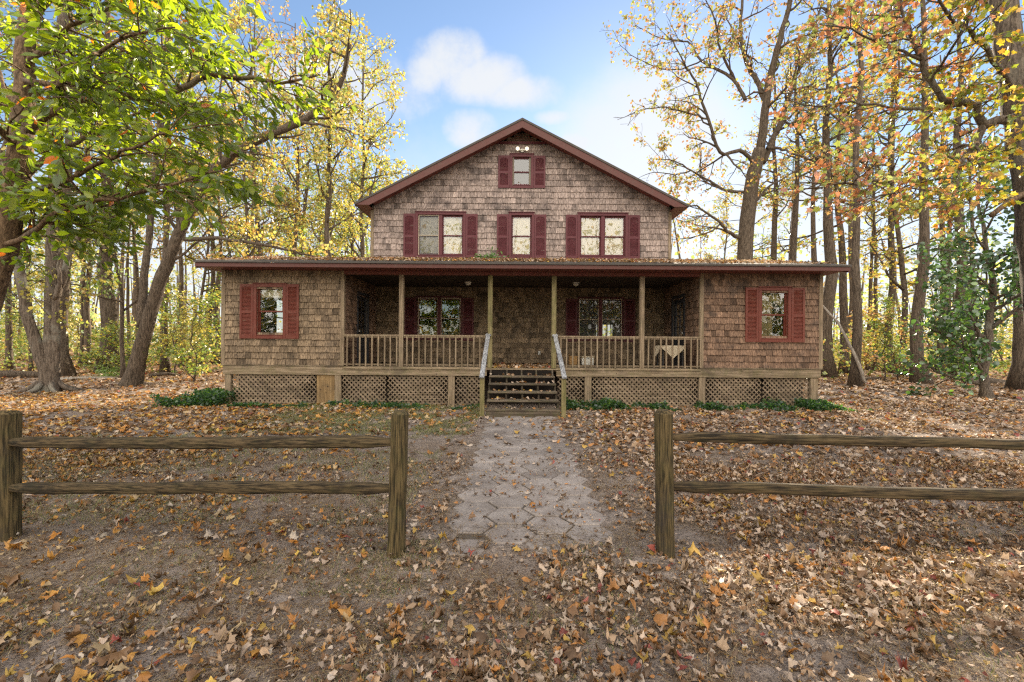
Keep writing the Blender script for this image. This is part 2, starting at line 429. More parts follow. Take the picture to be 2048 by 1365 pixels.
def ground_z(x, y):
    x = np.asarray(x, float); y = np.asarray(y, float)
    z = 0.035 * (vnoise(x * 1.1, y * 1.1, 3) - 0.5) + 0.022 * (vnoise(x * 3.3, y * 3.3, 5) - 0.5)
    dpath = np.clip((np.abs(x - 0.17) - 0.75) / 0.6, 0, 1)
    keep = np.where((y > 3.6) & (y < 10.4), dpath, 1.0)
    e = np.abs(x - 0.19)
    edge = np.clip((e - 0.60) / 0.2, 0, 1) * np.clip((1.25 - e) / 0.4, 0, 1) * ((y > 3.3) & (y < 10.5))
    z = z * keep - 0.012 + edge * (0.004 + 0.026 * vnoise(x * 4.3, y * 3.1, 8))
    near = np.clip((4.3 - y) / 0.9, 0, 1) * (y > 3.2) * (e < 1.0)
    return z + near * 0.022 * vnoise(x * 3.1, y * 3.7, 9)

gx = np.concatenate([[-900, -300, -120, -60, -40, -30, -24, -18, -14], np.concatenate([np.arange(-11, -1.5, 0.14), np.arange(-1.5, 2.0, 0.06), np.arange(2.0, 11.01, 0.14)]), [14, 18, 24, 30, 40, 60, 120, 300, 900]])
gy = np.concatenate([[-300, -60, -20, -6, -2, 0], np.arange(1.0, 14, 0.10), [15, 17, 20, 25, 30, 40, 55, 80, 120, 300, 1200]])
GX, GY = np.meshgrid(gx, gy)
GV = np.stack([GX, GY, ground_z(GX, GY)], -1).reshape(-1, 3)
nx_, ny_ = len(gx), len(gy)
ii, jj = np.meshgrid(np.arange(nx_ - 1), np.arange(ny_ - 1))
base_i = (jj * nx_ + ii).ravel()
GF = np.stack([base_i, base_i + 1, base_i + nx_ + 1, base_i + nx_], -1)
ground = np_mesh('ground', GV, GF, np.ones(3) * 0.2, M['soil'])
ground.data.polygons.foreach_set('use_smooth', np.ones(len(GF), dtype=bool))
tag(ground, 'bare brown yard strewn with fallen leaves in front of the shingled house', 'ground', kind='structure')

def paver_mat():
    m, nt, out = new_mat('concrete_paver')
    tcn = nd(nt, 'ShaderNodeTexCoord'); P = tcn.outputs['Object']
    a = nd(nt, 'ShaderNodeTexNoise', {'Vector': P, 'Scale': 2.2, 'Detail': 6.0, 'Roughness': 0.65})
    b = nd(nt, 'ShaderNodeTexNoise', {'Vector': P, 'Scale': 45.0, 'Detail': 6.0, 'Roughness': 0.75})
    tone = nd(nt, 'ShaderNodeAttribute', attribute_name='tone')
    c = mixc(nt, smooth(nt, a.outputs[0], 0.35, 0.65), (0.235, 0.198, 0.175), (0.345, 0.30, 0.27))
    c = mixc(nt, mth(nt, 'MULTIPLY', smooth(nt, b.outputs[0], 0.48, 0.66), 0.6), c, (0.13, 0.105, 0.088))
    cc = nd(nt, 'ShaderNodeCombineColor', {0: tone.outputs['Fac'], 1: tone.outputs['Fac'], 2: tone.outputs['Fac']})
    c = mixc(nt, 1.0, c, cc.outputs[0], 'MULTIPLY')
    pbsdf(nt, out, c, 0.9, b.outputs[0], 0.35, 0.008, 0.2)
    return m
M['paver'] = paver_mat()
rg = random.Random(4)
mb = MB()
HW, HS = 0.226, 0.389
for c in range(4):
    for r in range(18):
        x = -0.36 + c * 0.347; y = 3.66 + r * HS * 0.985 + (HS / 2 if c % 2 else 0)
        x += 0.006 * r / 2
        if y > 10.15: continue
        top = 0.013 + rg.uniform(-0.005, 0.005)
        top -= max(0, (4.25 - y)) * 0.028
        tx, ty = rg.uniform(-0.012, 0.012), rg.uniform(-0.012, 0.012)
        ring = []
        for s_, zz in ((0.962, -0.05), (0.962, -0.010), (0.925, 0.0)):
            for k in range(6):
                a = math.pi / 3 * k + rg.uniform(-.01, .01)
                px, py = HW * s_ * math.cos(a), HS / 2 / math.sin(math.pi / 3) * s_ * math.sin(a)
                ring.append((x + px, y + py, top + zz + px * tx + py * ty))
        fs = [(i * 6 + k, i * 6 + (k + 1) % 6, (i + 1) * 6 + (k + 1) % 6, (i + 1) * 6 + k) for i in range(2) for k in range(6)] + [(12, 13, 14, 15, 16, 17)]
        mb.add(ring, fs, rg.uniform(0.84, 1.12))
path = mb.build('path', M['paver'])
tag(path, 'walkway of grey hexagonal concrete pavers leading to the porch steps', 'path', kind='structure')

M['humus'] = paint('joint_dirt', (0.10, 0.08, 0.062), (0.15, 0.12, 0.09), 0.5, 0.95)
q = MB(); q.add([(-0.50, 3.75, -0.004), (0.80, 3.75, -0.004), (0.86, 10.08, -0.004), (-0.44, 10.08, -0.004)], [(0, 1, 2, 3)])
tag(q.build('path_bed', M['humus']), 'dark dirt in the joints between the hexagonal pavers', 'path', kind='structure')

# ------------------------------------------------------------------ house
YF, YE, YB, YK = 12.0, 11.38, 14.9, 22.5
XL0, XL1, XR0, XR1 = -7.63, -4.46, 4.98, 8.15
UX0, UX1 = -4.62, 5.16
ZD, ZW = 0.98, 3.52
RC, RE, RA, RH = 0.28, 6.05, 8.76, 5.27       # gable roof: centre, eave top, apex, half width
SL = (RA - RE) / RH
house = empty('house', (0.26, 12.0, 0), 'two storey cedar shingled house with red shutters and a long railed front porch', 'house')

def fr(Y): return lambda u, n, z: (u, Y - n, z)
def px_(X): return lambda u, n, z: (X + n, u, z)     # faces +X
def nx_f(X): return lambda u, n, z: (X - n, u, z)    # faces -X

def wallgrid(mb, u0, u1, z0, z1, n0, n1, holes):
    us = sorted({u0, u1, *[h[0] for h in holes], *[h[1] for h in holes]})
    us = [q for q in us if u0 <= q <= u1]
    for a, b in zip(us, us[1:]):
        m_ = (a + b) / 2
        hs = sorted([(h[2], h[3]) for h in holes if h[0] < m_ < h[1]])
        z = z0
        for h0, h1 in hs:
            if h0 > z: mb.box(a, b, n0, n1, z, h0)
            z = max(z, h1)
        if z < z1: mb.box(a, b, n0, n1, z, z1)

def shingles(T, name, m, u0, u1, z0, z1, holes=(), zmax=None, course=0.166, seed=0, wmin=0.085, wmax=0.215, tone=(0.72, 1.22)):
    rng = random.Random(seed)
    mb = MB(T)
    n = int(math.ceil((z1 - z0) / course))
    for k in range(n):
        zb0 = z0 + k * course
        u = u0 - rng.uniform(0, 0.1)
        rowt = rng.uniform(0.92, 1.06)
        while u < u1:
            w = rng.uniform(wmin, wmax)
            if rng.random() < 0.12: w *= 1.4
            a, b = max(u, u0), min(u + w, u1)
            u += w
            if b - a < 0.02: continue
            zb = zb0 + rng.uniform(-0.006, 0.007) + (rng.uniform(-0.012, 0.012) if rng.random() < 0.12 else 0)
            zt = zb0 + course + 0.02
            mid, mz = (a + b) / 2, zb0 + course / 2
            segs = [(a, b)]
            for h in holes:
                if h[2] < mz < h[3]:
                    ns = []
                    for s0, s1 in segs:
                        if s1 <= h[0] or s0 >= h[1]: ns.append((s0, s1)); continue
                        if s0 < h[0]: ns.append((s0, h[0]))
                        if s1 > h[1]: ns.append((h[1], s1))
                    segs = ns
            for s0, s1 in segs:
                if s1 - s0 < 0.015: continue
                ta = tb_ = min(zt, z1)
                if zmax is not None:
                    ta, tb_ = min(ta, zmax(s0)), min(tb_, zmax(s1))
                if max(ta, tb_) - zb < 0.02: continue
                ta, tb_ = max(ta, zb + 0.004), max(tb_, zb + 0.004)
                g = 0.003
                th = rng.uniform(0.024, 0.038)
                t = rng.uniform(*tone) * rowt
                if rng.random() < 0.10: t *= 0.6
                if rng.random() < 0.05: t *= 1.25
                tilt = rng.uniform(-0.004, 0.004)
                p = [(s0 + g, 0.001, zb + tilt), (s1 - g, 0.001, zb - tilt), (s1 - g, th, zb - tilt), (s0 + g, th, zb + tilt),
                     (s0 + g, 0.001, ta), (s1 - g, 0.001, tb_), (s1 - g, 0.004, tb_), (s0 + g, 0.004, ta)]
                mb.hexa(p, t)
    return mb.build(name, m, house)

# windows: (name tag for holes) u0, u1, z0, z1 of the clear opening
WL = (-6.72, -6.03, 1.80, 3.07)        # left wing front
WR = (6.56, 7.25, 1.80, 3.07)          # right wing front
UL = (-3.10, -1.62, 4.50, 5.83)        # upper left pair
UC = (-0.05, 0.62, 4.50, 5.83)
UR = (2.20, 3.68, 4.50, 5.83)
UG = (-0.02, 0.58, 6.80, 7.74)
PL = (-3.10, -1.68, 1.78, 3.12)        # porch left pair
PR = (2.17, 3.60, 1.78, 3.12)
# sheathing walls
mb = MB(fr(YF)); wallgrid(mb, XL0, XL1, 1.0, 3.62, -0.12, 0, [WL]); mb.build('wall', M['interior'], house)
mb = MB(fr(YF)); wallgrid(mb, XR0, XR1, 1.0, 3.62, -0.12, 0, [WR]); mb.build('wall', M['interior'], house)
SLW = (12.9, 14.0, 1.8, 3.05); SRW = (12.75, 14.0, 1.8, 3.05); SLW2 = (14.5, 15.6, 1.8, 3.05)
mb = MB(nx_f(XL0)); wallgrid(mb, YF + 0.12, 18.4, 1.0, 3.62, -0.12, 0, [SLW2]); mb.build('wall', M['interior'], house)
mb = MB(px_(XR1)); wallgrid(mb, YF + 0.12, 18.4, 1.0, 3.62, -0.12, 0, [SRW]); mb.build('wall', M['interior'], house)
DL = (13.10, 13.98, ZD + 0.02, 3.02); DR = (13.15, 14.03, ZD + 0.02, 3.02)
mb = MB(px_(XL1)); wallgrid(mb, YF + 0.12, YB, 1.0, 3.62, -0.12, 0, [DL]); mb.build('wall', M['interior'], house)
mb = MB(nx_f(XR0)); wallgrid(mb, YF + 0.12, YB, 1.0, 3.62, -0.12, 0, [DR]); mb.build('wall', M['interior'], house)
mb = MB(fr(YB)); wallgrid(mb, XL1, XR0, 1.0, 3.62, -0.12, 0, [PL, PR]); mb.build('wall', M['interior'], house)
# back, inner and side walls that close the rooms
KW = (4.15, 4.95, 1.75, 2.62)
mb = MB(fr(YK)); wallgrid(mb, UX0, UX1, 0.2, 4.3, 0, 0.14, [KW]); mb.build('wall', M['interior'], house)
for b_ in ((XL0, UX0, 18.4, 18.54, 0.2, 3.6), (UX1, XR1, 18.4, 18.54, 0.2, 3.6), (UX0 - 0.003, UX0 + 0.12, YB + 0.13, YK - 0.15, 1.0, 6.0), (UX1 - 0.12, UX1 + 0.003, YB + 0.13, YK - 0.15, 1.0, 6.0)):
    mb = MB(); mb.box(*b_); mb.build('wall', M['interior'], house)
mb = MB(); mb.box(XL0 + .13, XL1 - 0.13, YF + 0.13, 18.38, 0.9, 0.985); mb.box(XR0 + .13, XR1 - .13, YF + .13, 18.38, 0.9, 0.985)
mb.box(UX0 + .13, UX1 - .13, YB + .13, YK - .15, 0.9, 0.985); mb.build('floor', M['ceiling'], house)
mb = MB(); mb.box(UX0 + .13, UX1 - .13, YB + .13, YK - .15, 3.5, 3.6)
mb.box(XL0 + .13, XL1 - .13, YF + .13, 18.38, 3.5, 3.56); mb.box(XR0 + .13, XR1 - .13, YF + .13, 18.38, 3.5, 3.56)
mb.build('ceiling', M['interior'], house)
# gable wall with holes, stepped up to the roof
def ztop(u): return RE - 0.06 + SL * (RH - abs(u - RC))
mb = MB(fr(YB))
wallgrid(mb, UX0, UX1, 3.63, 5.95, -0.12, 0, [UL, UC, UR])
nst = 40
for k in range(nst):
    a, b = UX0 + (UX1 - UX0) * k / nst, UX0 + (UX1 - UX0) * (k + 1) / nst
    zt = min(ztop(a), ztop(b)) - 0.05
    m_ = (a + b) / 2
    if UG[0] < m_ < UG[1] : mb.box(a, b, -0.12, 0, 5.95, UG[2]); mb.box(a, b, -0.12, 0, UG[3], zt)
    elif zt > 5.95: mb.box(a, b, -0.12, 0, 5.95, zt)
mb.build('gable_wall', M['interior'], house)
mb = MB(fr(YK))
for k in range(nst):
    a, b = UX0 + (UX1 - UX0) * k / nst, UX0 + (UX1 - UX0) * (k + 1) / nst
    mb.box(a, b, 0, 0.14, 4.3, min(ztop(a), ztop(b)) - 0.05)
mb.build('gable_wall', M['interior'], house)

# shingle cladding
shingles(fr(YF), 'shingle_cladding', M['shingle'], XL0 + 0.07, XL1 - 0.05, 1.03, 3.56, [WL], seed=1)
shingles(fr(YF), 'shingle_cladding', M['shingle_dark'], XR0 + 0.05, XR1 - 0.07, 1.03, 3.56, [WR], seed=2, tone=(0.75, 1.15))
shingles(fr(YB), 'shingle_cladding', M['shingle'], XL1 + 0.02, XR0 - 0.02, 1.0, 3.48, [PL, PR], seed=3, tone=(0.66, 1.2))
shingles(px_(XL1), 'shingle_cladding', M['shingle_dark'], YF + 0.13, YB - 0.03, 1.0, 3.48, [DL], seed=4)
shingles(nx_f(XR0), 'shingle_cladding', M['shingle_dark'], YF + 0.13, YB - 0.03, 1.0, 3.48, [DR], seed=5)
VENTZ = 8.18
shingles(fr(YB), 'shingle_cladding', M['shingle_grey'], UX0 + 0.07, UX1 - 0.07, 4.30, VENTZ, [UL, UC, UR, UG], zmax=lambda u: ztop(u) - 0.03, seed=6, tone=(0.82, 1.15), course=0.192)
shingles(nx_f(XL0), 'shingle_cladding', M['shingle'], YF + 0.05, 18.3, 1.03, 3.5, [SLW2], seed=7)
shingles(px_(XR1), 'shingle_cladding', M['shingle_dark'], YF + 0.05, 18.3, 1.03, 3.5, [SRW], seed=8)
shingles(nx_f(UX0), 'shingle_cladding', M['shingle_grey'], YB + 0.02, YK, 3.7, 5.95, [], seed=9, course=0.192)
shingles(px_(UX1), 'shingle_cladding', M['shingle_grey'], YB + 0.02, YK, 3.7, 5.95, [], seed=10, course=0.192)

# corner boards and band boards
def board(name, m, *b, label=None, tone=1.0, bevel=0.004):
    q = MB(); q.box(*b, tone); return q.build(name, m, house, bevel=bevel, label=label)
for x0, x1 in ((XL0 - 0.03, XL0 + 0.07), (XL1 - 0.06, XL1 + 0.035), (XR0 - 0.035, XR0 + 0.06), (XR1 - 0.07, XR1 + 0.03)):
    board('corner_board', M['board_v'], x0, x1, YF - 0.032, YF + 0.06, 1.025, ZW - 0.003)
for x0, x1 in ((UX0 - 0.03, UX0 + 0.07), (UX1 - 0.07, UX1 + 0.03)):
    board('corner_board', M['board_v'], x0, x1, YB - 0.032, YB + 0.06, 4.3, 5.97)
for x0, x1 in ((-7.60, -0.66), (-4.0, -4.0), (1.17, 5.02), (5.023, 8.12)):
    if x1 > x0: board('band_board', M['board_h'], x0, x1, YF - 0.045, YF + 0.02, 0.775, 1.0, tone=random.Random(x0).uniform(0.9, 1.1))
board('sill_board', M['board_h'], -7.64, XL1 + 0.04, YF - 0.06, YF + 0.0, 1.003, 1.028, tone=0.8)
board('sill_board', M['board_h'], XR0 - 0.04, 8.16, YF - 0.06, YF + 0.0, 1.003, 1.028, tone=0.7)
# porch floor
mb = MB()
rg = random.Random(8)
y = YF - 0.07
while y < YB - 0.03:
    mb.box(XL1 + 0.03, XR0 - 0.03, y, min(y + 0.138, YB - 0.03), 0.945, ZD + rg.uniform(-0.003, 0.003), rg.uniform(0.8, 1.15)); y += 0.145
mb.build('porch_floor', M['board_h'], house)

# foundation posts, lattice, plywood patch
posts = [(-7.55, -7.40), (-4.66, -4.50), (-1.68, -1.50), (1.92, 2.10), (4.93, 5.10), (7.86, 8.06)]
for a, b in posts:
    board('foundation_post', M['board_v'], a, b, YF - 0.03, YF + 0.09, -0.05, 0.772)
board('access_panel', M['plywood'], -5.14, -4.665, YF - 0.012, YF + 0.01, -0.02, 0.772, label='plywood access panel set in the lattice skirt')
def lattice(u0, u1, z0, z1, Y, seed=0):
    mb = MB(); rng = random.Random(seed)
    sp, w = 0.088, 0.047
    ex = z1 - z0
    for layer, sgn in ((0, 1), (1, -1)):
        yy = Y - 0.007 * layer
        c = u0 - ex - 0.1
        while c < u1 + ex + 0.1:
            # strip along direction (1, sgn) starting at (c, z0 or z1)
            pts = []
            hw = w / 2 * math.sqrt(2)
            zz0, zz1 = z0, z1
            def ux(z): return c + ((z - z0) if sgn > 0 else (z1 - z))
            lo, hi = z0, z1
            # clip centre line to u range
            steps = [z0 + (z1 - z0) * i / 24 for i in range(25)]
            ins = [z for z in steps if u0 - hw * 0.6 <= ux(z) <= u1 + hw * 0.6]
            if len(ins) >= 2:
                a, b = ins[0], ins[-1]
                pA = [(ux(a) - hw, yy, a), (ux(a) + hw, yy, a), (ux(b) + hw, yy, b), (ux(b) - hw, yy, b)]
                pA = [(min(max(p[0], u0), u1), p[1], p[2]) for p in pA]
                mb.prism(pA, (0, 0.006, 0), rng.uniform(0.8, 1.15))
            c += sp * math.sqrt(2)
    return mb.build('lattice_panel', M['lattice'], house)
for k, (a, b) in enumerate([(-7.40, -5.15), (-4.50, -3.30), (-3.295, -1.68), (-1.50, -0.70), (1.20, 1.92), (2.10, 4.93), (5.10, 6.60), (6.605, 7.86)]):
    lattice(a, b, 0.0, 0.77, YF + 0.02, k)
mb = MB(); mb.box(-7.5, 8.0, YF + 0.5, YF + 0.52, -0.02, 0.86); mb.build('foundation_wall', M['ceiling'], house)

# porch roof and eaves
mb = MB()
def slab(mb, x0, x1, ya, za, yb, zb, th):
    mb.hexa([(x0, ya, za - th), (x1, ya, za - th), (x1, yb, zb - th), (x0, yb, zb - th), (x0, ya, za), (x1, ya, za), (x1, yb, zb), (x0, yb, zb)])
PX0, PX1 = -7.97, 8.47
slab(mb, PX0, PX1, YE - 0.03, 3.655, YB - 0.035, 4.40, 0.045)
slab(mb, PX0, UX0 - 0.03, YB - 0.035, 4.40, 18.9, 3.62, 0.045); slab(mb, UX1 + 0.03, PX1, YB - 0.035, 4.40, 18.9, 3.62, 0.045)
mb.build('porch_roof', M['shingle_roof'], house)
board('fascia', M['fascia'], PX0 + 0.02, PX1 - 0.02, YE, YE + 0.03, 3.505, 3.612)
for x in (PX0 + 0.02, PX1 - 0.05):
    mb = MB(); slab(mb, x, x + 0.03, YE + 0.032, 3.62, YB - 0.04, 4.35, 0.15); mb.build('fascia', M['fascia'], house)
mb = MB(); mb.box(PX0 + 0.055, PX1 - 0.055, YE + 0.034, YF - 0.0, ZW, ZW + 0.02)
mb.box(PX0 + 0.055, XL0 - 0.002, YF + 0.002, 18.3, ZW, ZW + 0.02); mb.box(XR1 + 0.002, PX1 - 0.055, YF + 0.002, 18.3, ZW, ZW + 0.02)
mb.build('soffit', M['maroon_trim'], house)
board('header_beam', M['maroon_trim'], XL1 + 0.036, XR0 - 0.036, YF - 0.04, YF + 0.09, 3.425, ZW - 0.002)
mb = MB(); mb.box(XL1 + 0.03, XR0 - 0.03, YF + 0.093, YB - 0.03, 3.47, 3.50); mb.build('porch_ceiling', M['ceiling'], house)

# main roof
mb = MB()
for s in (-1, 1):
    e = (RC + s * RH, RE); a = (RC, RA)
    th = 0.07
    p = [(e[0], 14.33, e[1] - th), (a[0], 14.33, a[1] - th), (a[0], 23.0, a[1] - th), (e[0], 23.0, e[1] - th),
         (e[0], 14.33, e[1]), (a[0], 14.33, a[1]), (a[0], 23.0, a[1]), (e[0], 23.0, e[1])]
    mb.hexa(p)
mb.build('roof', M['shingle_roof'], house)
for s in (-1, 1):
    mb = MB()
    ex = RC + s * (RH - 0.015); z0 = RE - 0.075 + SL * 0.015
    xw = RC + s * 4.93
    low = 5.985
    poly = [(ex, 14.35, z0), (RC, 14.35, RA - 0.075), (RC, 14.35, RA - 0.30), (RC + s * (RH - 0.46), 14.35, RA - 0.30 - SL * (RH - 0.46)), (RC + s * (RH - 0.46), 14.35, low), (ex, 14.35, low)]
    mb.prism(poly, (0, 0.035, 0))
    mb.build('rake_board', M['fascia'], house)
    mb = MB()
    x0, x1 = sorted((ex, RC + s * 4.86))
    mb.box(x0, x1, 14.388, 22.9, low - 0.0, low + 0.02); mb.build('soffit', M['maroon_trim'], house)
    mb = MB()   # sloping soffit under the rake
    p = [(RC + s * 4.80, 14.388, RA - 0.16 - SL * 4.80), (RC, 14.388, RA - 0.16), (RC, YB, RA - 0.16), (RC + s * 4.80, YB, RA - 0.16 - SL * 4.80)]
    mb.prism(p, (0, 0, 0.02)); mb.build('soffit', M['maroon_trim'], house)
# gable vent
mb = MB(fr(YB))
for k in range(7):
    z = VENTZ + 0.07 + k * 0.055
    hw = (ztop(RC) - 0.10 - z - 0.055) / SL
    if hw > 0.05: mb.hexa([(RC - hw, 0.012, z), (RC + hw, 0.012, z), (RC + hw, 0.05, z - 0.02), (RC - hw, 0.05, z - 0.02), (RC - hw, 0.012, z + 0.012), (RC + hw, 0.012, z + 0.012), (RC + hw, 0.05, z - 0.008), (RC - hw, 0.05, z - 0.008)])
vent = mb.build('gable_vent', M['maroon_trim'], house)
mb = MB(fr(YB)); mb.box(RC - 0.82, RC + 0.82, 0.03, 0.06, VENTZ - 0.02, VENTZ + 0.045); mb.build('vent_trim', M['maroon'], vent)

# windows
def window(T, op, m_frame, double=False, blind=None, storm=(), cas=0.085, curtain=None, sash_m=None, screen=()):
    u0, u1, z0, z1 = op
    mb = MB(T)
    pr = 0.052
    mb.box(u0 - cas, u0 - 0.002, 0.0, pr, z0 - cas, z1 + cas); mb.box(u1 + 0.002, u1 + cas, 0.0, pr, z0 - cas, z1 + cas)
    mb.box(u0, u1, 0.0, pr, z1 + 0.002, z1 + cas); mb.box(u0, u1, 0.0, pr, z0 - cas, z0 - 0.002)
    mb.box(u0 - cas - 0.015, u1 + cas + 0.015, 0.003, pr + 0.025, z1 + cas + 0.002, z1 + cas + 0.025)
    # jamb lining
    mb.box(u0, u0 + 0.015, -0.12, -0.002, z0, z1); mb.box(u1 - 0.015, u1, -0.12, -0.002, z0, z1)
    mb.box(u0 + .016, u1 - .016, -0.12, -0.002, z1 - 0.015, z1); mb.box(u0 + .016, u1 - .016, -0.12, 0.06, z0, z0 + 0.02)
    um = (u0 + u1) / 2
    bays = [(u0 + .016, u1 - .016)]
    if double:
        mb.box(um - 0.055, um + 0.055, -0.1, pr - 0.004, z0 + 0.021, z1 - 0.016)
        bays = [(u0 + .016, um - 0.056), (um + 0.056, u1 - .016)]
    w = mb.build('window', m_frame, house, bevel=0.003)
    sm = sash_m or m_frame
    for i, (a, b) in enumerate(bays):
        zm = (z0 + z1) / 2
        for j, (za, zb, n) in enumerate(((zm - 0.015, z1 - 0.016, -0.045), (z0 + 0.021, zm + 0.015, -0.072))):
            s_ = MB(T); t = 0.036
            s_.box(a, a + t, n - 0.012, n + 0.012, za, zb); s_.box(b - t, b, n - 0.012, n + 0.012, za, zb)
            s_.box(a + t, b - t, n - 0.012, n + 0.012, zb - t, zb); s_.box(a + t, b - t, n - 0.012, n + 0.012, za, za + (t if j == 0 else t * 1.7))
            s_.build('sash', sm, w)
            g = MB(T); g.add([(a + t - .004, n, za + t - .004), (b - t + .004, n, za + t - .004), (b - t + .004, n, zb - t + .004), (a + t - .004, n, zb - t + .004)], [(0, 1, 2, 3)])
            g.build('pane', M['glass'], w)
        if blind is not None:
            zz = z1 - (z1 - z0) * blind
            bl = MB(T); k = 14
            bl.box(a + 0.01, b - 0.01, -0.112, -0.108, max(zz, z0 + 0.025), z1 - 0.02)
            bl.build('blind', M['blind'], w)
        if i in storm:
            s_ = MB(T); t = 0.022; n0, n1 = 0.0, 0.014
            lo = z0 - 0.0
            s_.box(a, a + t, n0, n1, lo, z1); s_.box(b - t, b, n0, n1, lo, z1); s_.box(a + t, b - t, n0, n1, z1 - t, z1); s_.box(a + t, b - t, n0, n1, lo, lo + t)
            s_.box(a + t, b - t, n0, n1, zm - 0.01, zm + 0.01)
            s_.build('storm_frame', M['tan_metal'], w)
        if i in screen:
            g = MB(T); g.add([(a + .02, 0.006, z0 + .02), (b - .02, 0.006, z0 + .02), (b - .02, 0.006, z1 - .02), (a + .02, 0.006, z1 - .02)], [(0, 1, 2, 3)])
            g.build('insect_screen', M['screen'], w)
    if curtain:
        curtain(T, op, w)
    return w

def shutter(T, u0, u1, z0, z1, m, arch=False):
    mb = MB(T)
    n0, n1, st, rl = 0.02, 0.055, 0.055, 0.075
    zm = z0 + (z1 - z0) * 0.5 - 0.02
    mb.box(u0, u0 + st, n0, n1, z0, z1); mb.box(u1 - st, u1, n0, n1, z0, z1)
    for a, b in ((z0, z0 + rl + 0.02), (zm - rl / 2, zm + rl / 2), (z1 - rl, z1)):
        mb.box(u0 + st, u1 - st, n0, n1 - 0.002, a, b)
    if arch:
        um = (u0 + u1) / 2; hw = um - u0 - st; zt = z1 - rl
        for sg in (-1, 1):
            pts = [(um + sg * hw, n0, zt)]
            for q in range(6):
                f = q / 5
                pts.append((um + sg * hw * (1 - f), n0, zt - 0.055 * (1 - math.sqrt(max(0, 1 - (1 - f) ** 2)))))
            mb.prism(pts, (0, n1 - 0.004 - n0, 0))
    s_ = mb.build('shutter', m, house, bevel=0.003)
    sl = MB(T)
    for a, b in ((z0 + rl + 0.02, zm - rl / 2), (zm + rl / 2, z1 - rl)):
        n = int((b - a) / 0.034)
        for k in range(n):
            z = a + (k + 0.5) * (b - a) / n
            h = 0.014
            sl.hexa([(u0 + st, n0 + 0.006, z + h), (u1 - st, n0 + 0.006, z + h), (u1 - st, n1 - 0.008, z - h), (u0 + st, n1 - 0.008, z - h),
                     (u0 + st, n0 + 0.006, z + h + 0.007), (u1 - st, n0 + 0.006, z + h + 0.007), (u1 - st, n1 - 0.008, z - h + 0.007), (u0 + st, n1 - 0.008, z - h + 0.007)])
    sl.build('louvres', m, s_)
    return s_

F_, B_ = fr(YF), fr(YB)
def shade_left(T, op, w):
    u0, u1, z0, z1 = op
    b = MB(T); b.box(u0 + .02, u1 - .02, -0.112, -0.108, z1 - 0.26, z1 - 0.02); b.build('blind', M['blind'], w)
def valance(T, op, w):
    u0, u1, z0, z1 = op
    mb = MB(T); n = 26; vs = []
    def col(u, zl, ph, dn): 
        return [(u, -0.19 + dn + 0.022 * math.sin(u * 75 + ph), z1 - 0.01), (u, -0.19 + dn + 0.03 * math.sin(u * 75 + ph), zl)]
    for k in range(n + 1):
        u_ = u0 - 0.05 + (u1 - u0 + 0.1) * k / n
        vs += col(u_, z1 - 0.33 - 0.09 * math.cos((u_ - u0) / (u1 - u0) * 6.28), 0, 0.03)
    fs = [(2 * k, 2 * k + 2, 2 * k + 3, 2 * k + 1) for k in range(n)]
    mb.add(vs, fs); vs = []
    for k in range(n + 1):
        u_ = u0 - 0.05 + (u1 - u0) * 0.68 * k / n
        vs += col(u_, z0 - 0.15, 1.0, -0.03)
    mb.add(vs, fs)
    mb.build('curtain', M['curtain'], w, smooth_=True)
def drape(T, op, w):
    u0, u1, z0, z1 = op
    mb = MB(T); n = 30; vs = []
    for k in range(n + 1):
        f = k / n; u_ = u0 + (u1 - u0) * f
        for zz, s_ in ((z1, 0), (z0 + 0.65, 0), (z0, 0.35 * (f - 0.2))):
            vs.append((u_ + s_ * 0.3, -0.10 - 0.012 * math.sin(f * 60), zz))
    fs = []
    for k in range(n):
        for j in range(2): fs.append((3 * k + j, 3 * k + 3 + j, 3 * k + 4 + j, 3 * k + 1 + j))
    mb.add(vs, fs); mb.build('curtain', M['blind'], w, smooth_=True)

window(F_, WL, M['red'], curtain=shade_left)
window(F_, WR, M['red'], curtain=valance)
for (u0, u1) in ((WL[0] - 0.44, WL[0] - 0.09), (WL[1] + 0.09, WL[1] + 0.42), (WR[0] - 0.43, WR[0] - 0.09), (WR[1] + 0.09, WR[1] + 0.44)):
    shutter(F_, u0, u1, 1.715, 3.15, M['red'])
window(B_, UL, M['maroon'], True, blind=0.93, storm=(0,), screen=(0,))
window(B_, UC, M['maroon'], False, blind=0.62, curtain=drape)
window(B_, UR, M['maroon'], True, blind=0.97, screen=())
window(B_, UG, M['maroon'], False)
for op, z0, z1 in ((UL, 4.42, 5.86), (UC, 4.42, 5.86), (UR, 4.42, 5.86), (UG, 6.72, 7.78)):
    shutter(B_, op[0] - 0.47, op[0] - 0.09, z0, z1, M['maroon'], True)
    shutter(B_, op[1] + 0.09, op[1] + 0.47, z0, z1, M['maroon'], True)
window(B_, PL, M['maroon'], True, storm=(0, 1), cas=0.03, sash_m=M['maroon'])
window(B_, PR, M['maroon'], True, storm=(0, 1), cas=0.03, screen=(0, 1))
for op in (PL, PR):
    shutter(B_, op[0] - 0.42, op[0] - 0.05, 1.72, 3.12, M['maroon'])
    shutter(B_, op[1] + 0.05, op[1] + 0.42, 1.72, 3.12, M['maroon'])
window(nx_f(XL0), SLW2, M['red'])
window(px_(XR1), SRW, M['red'])

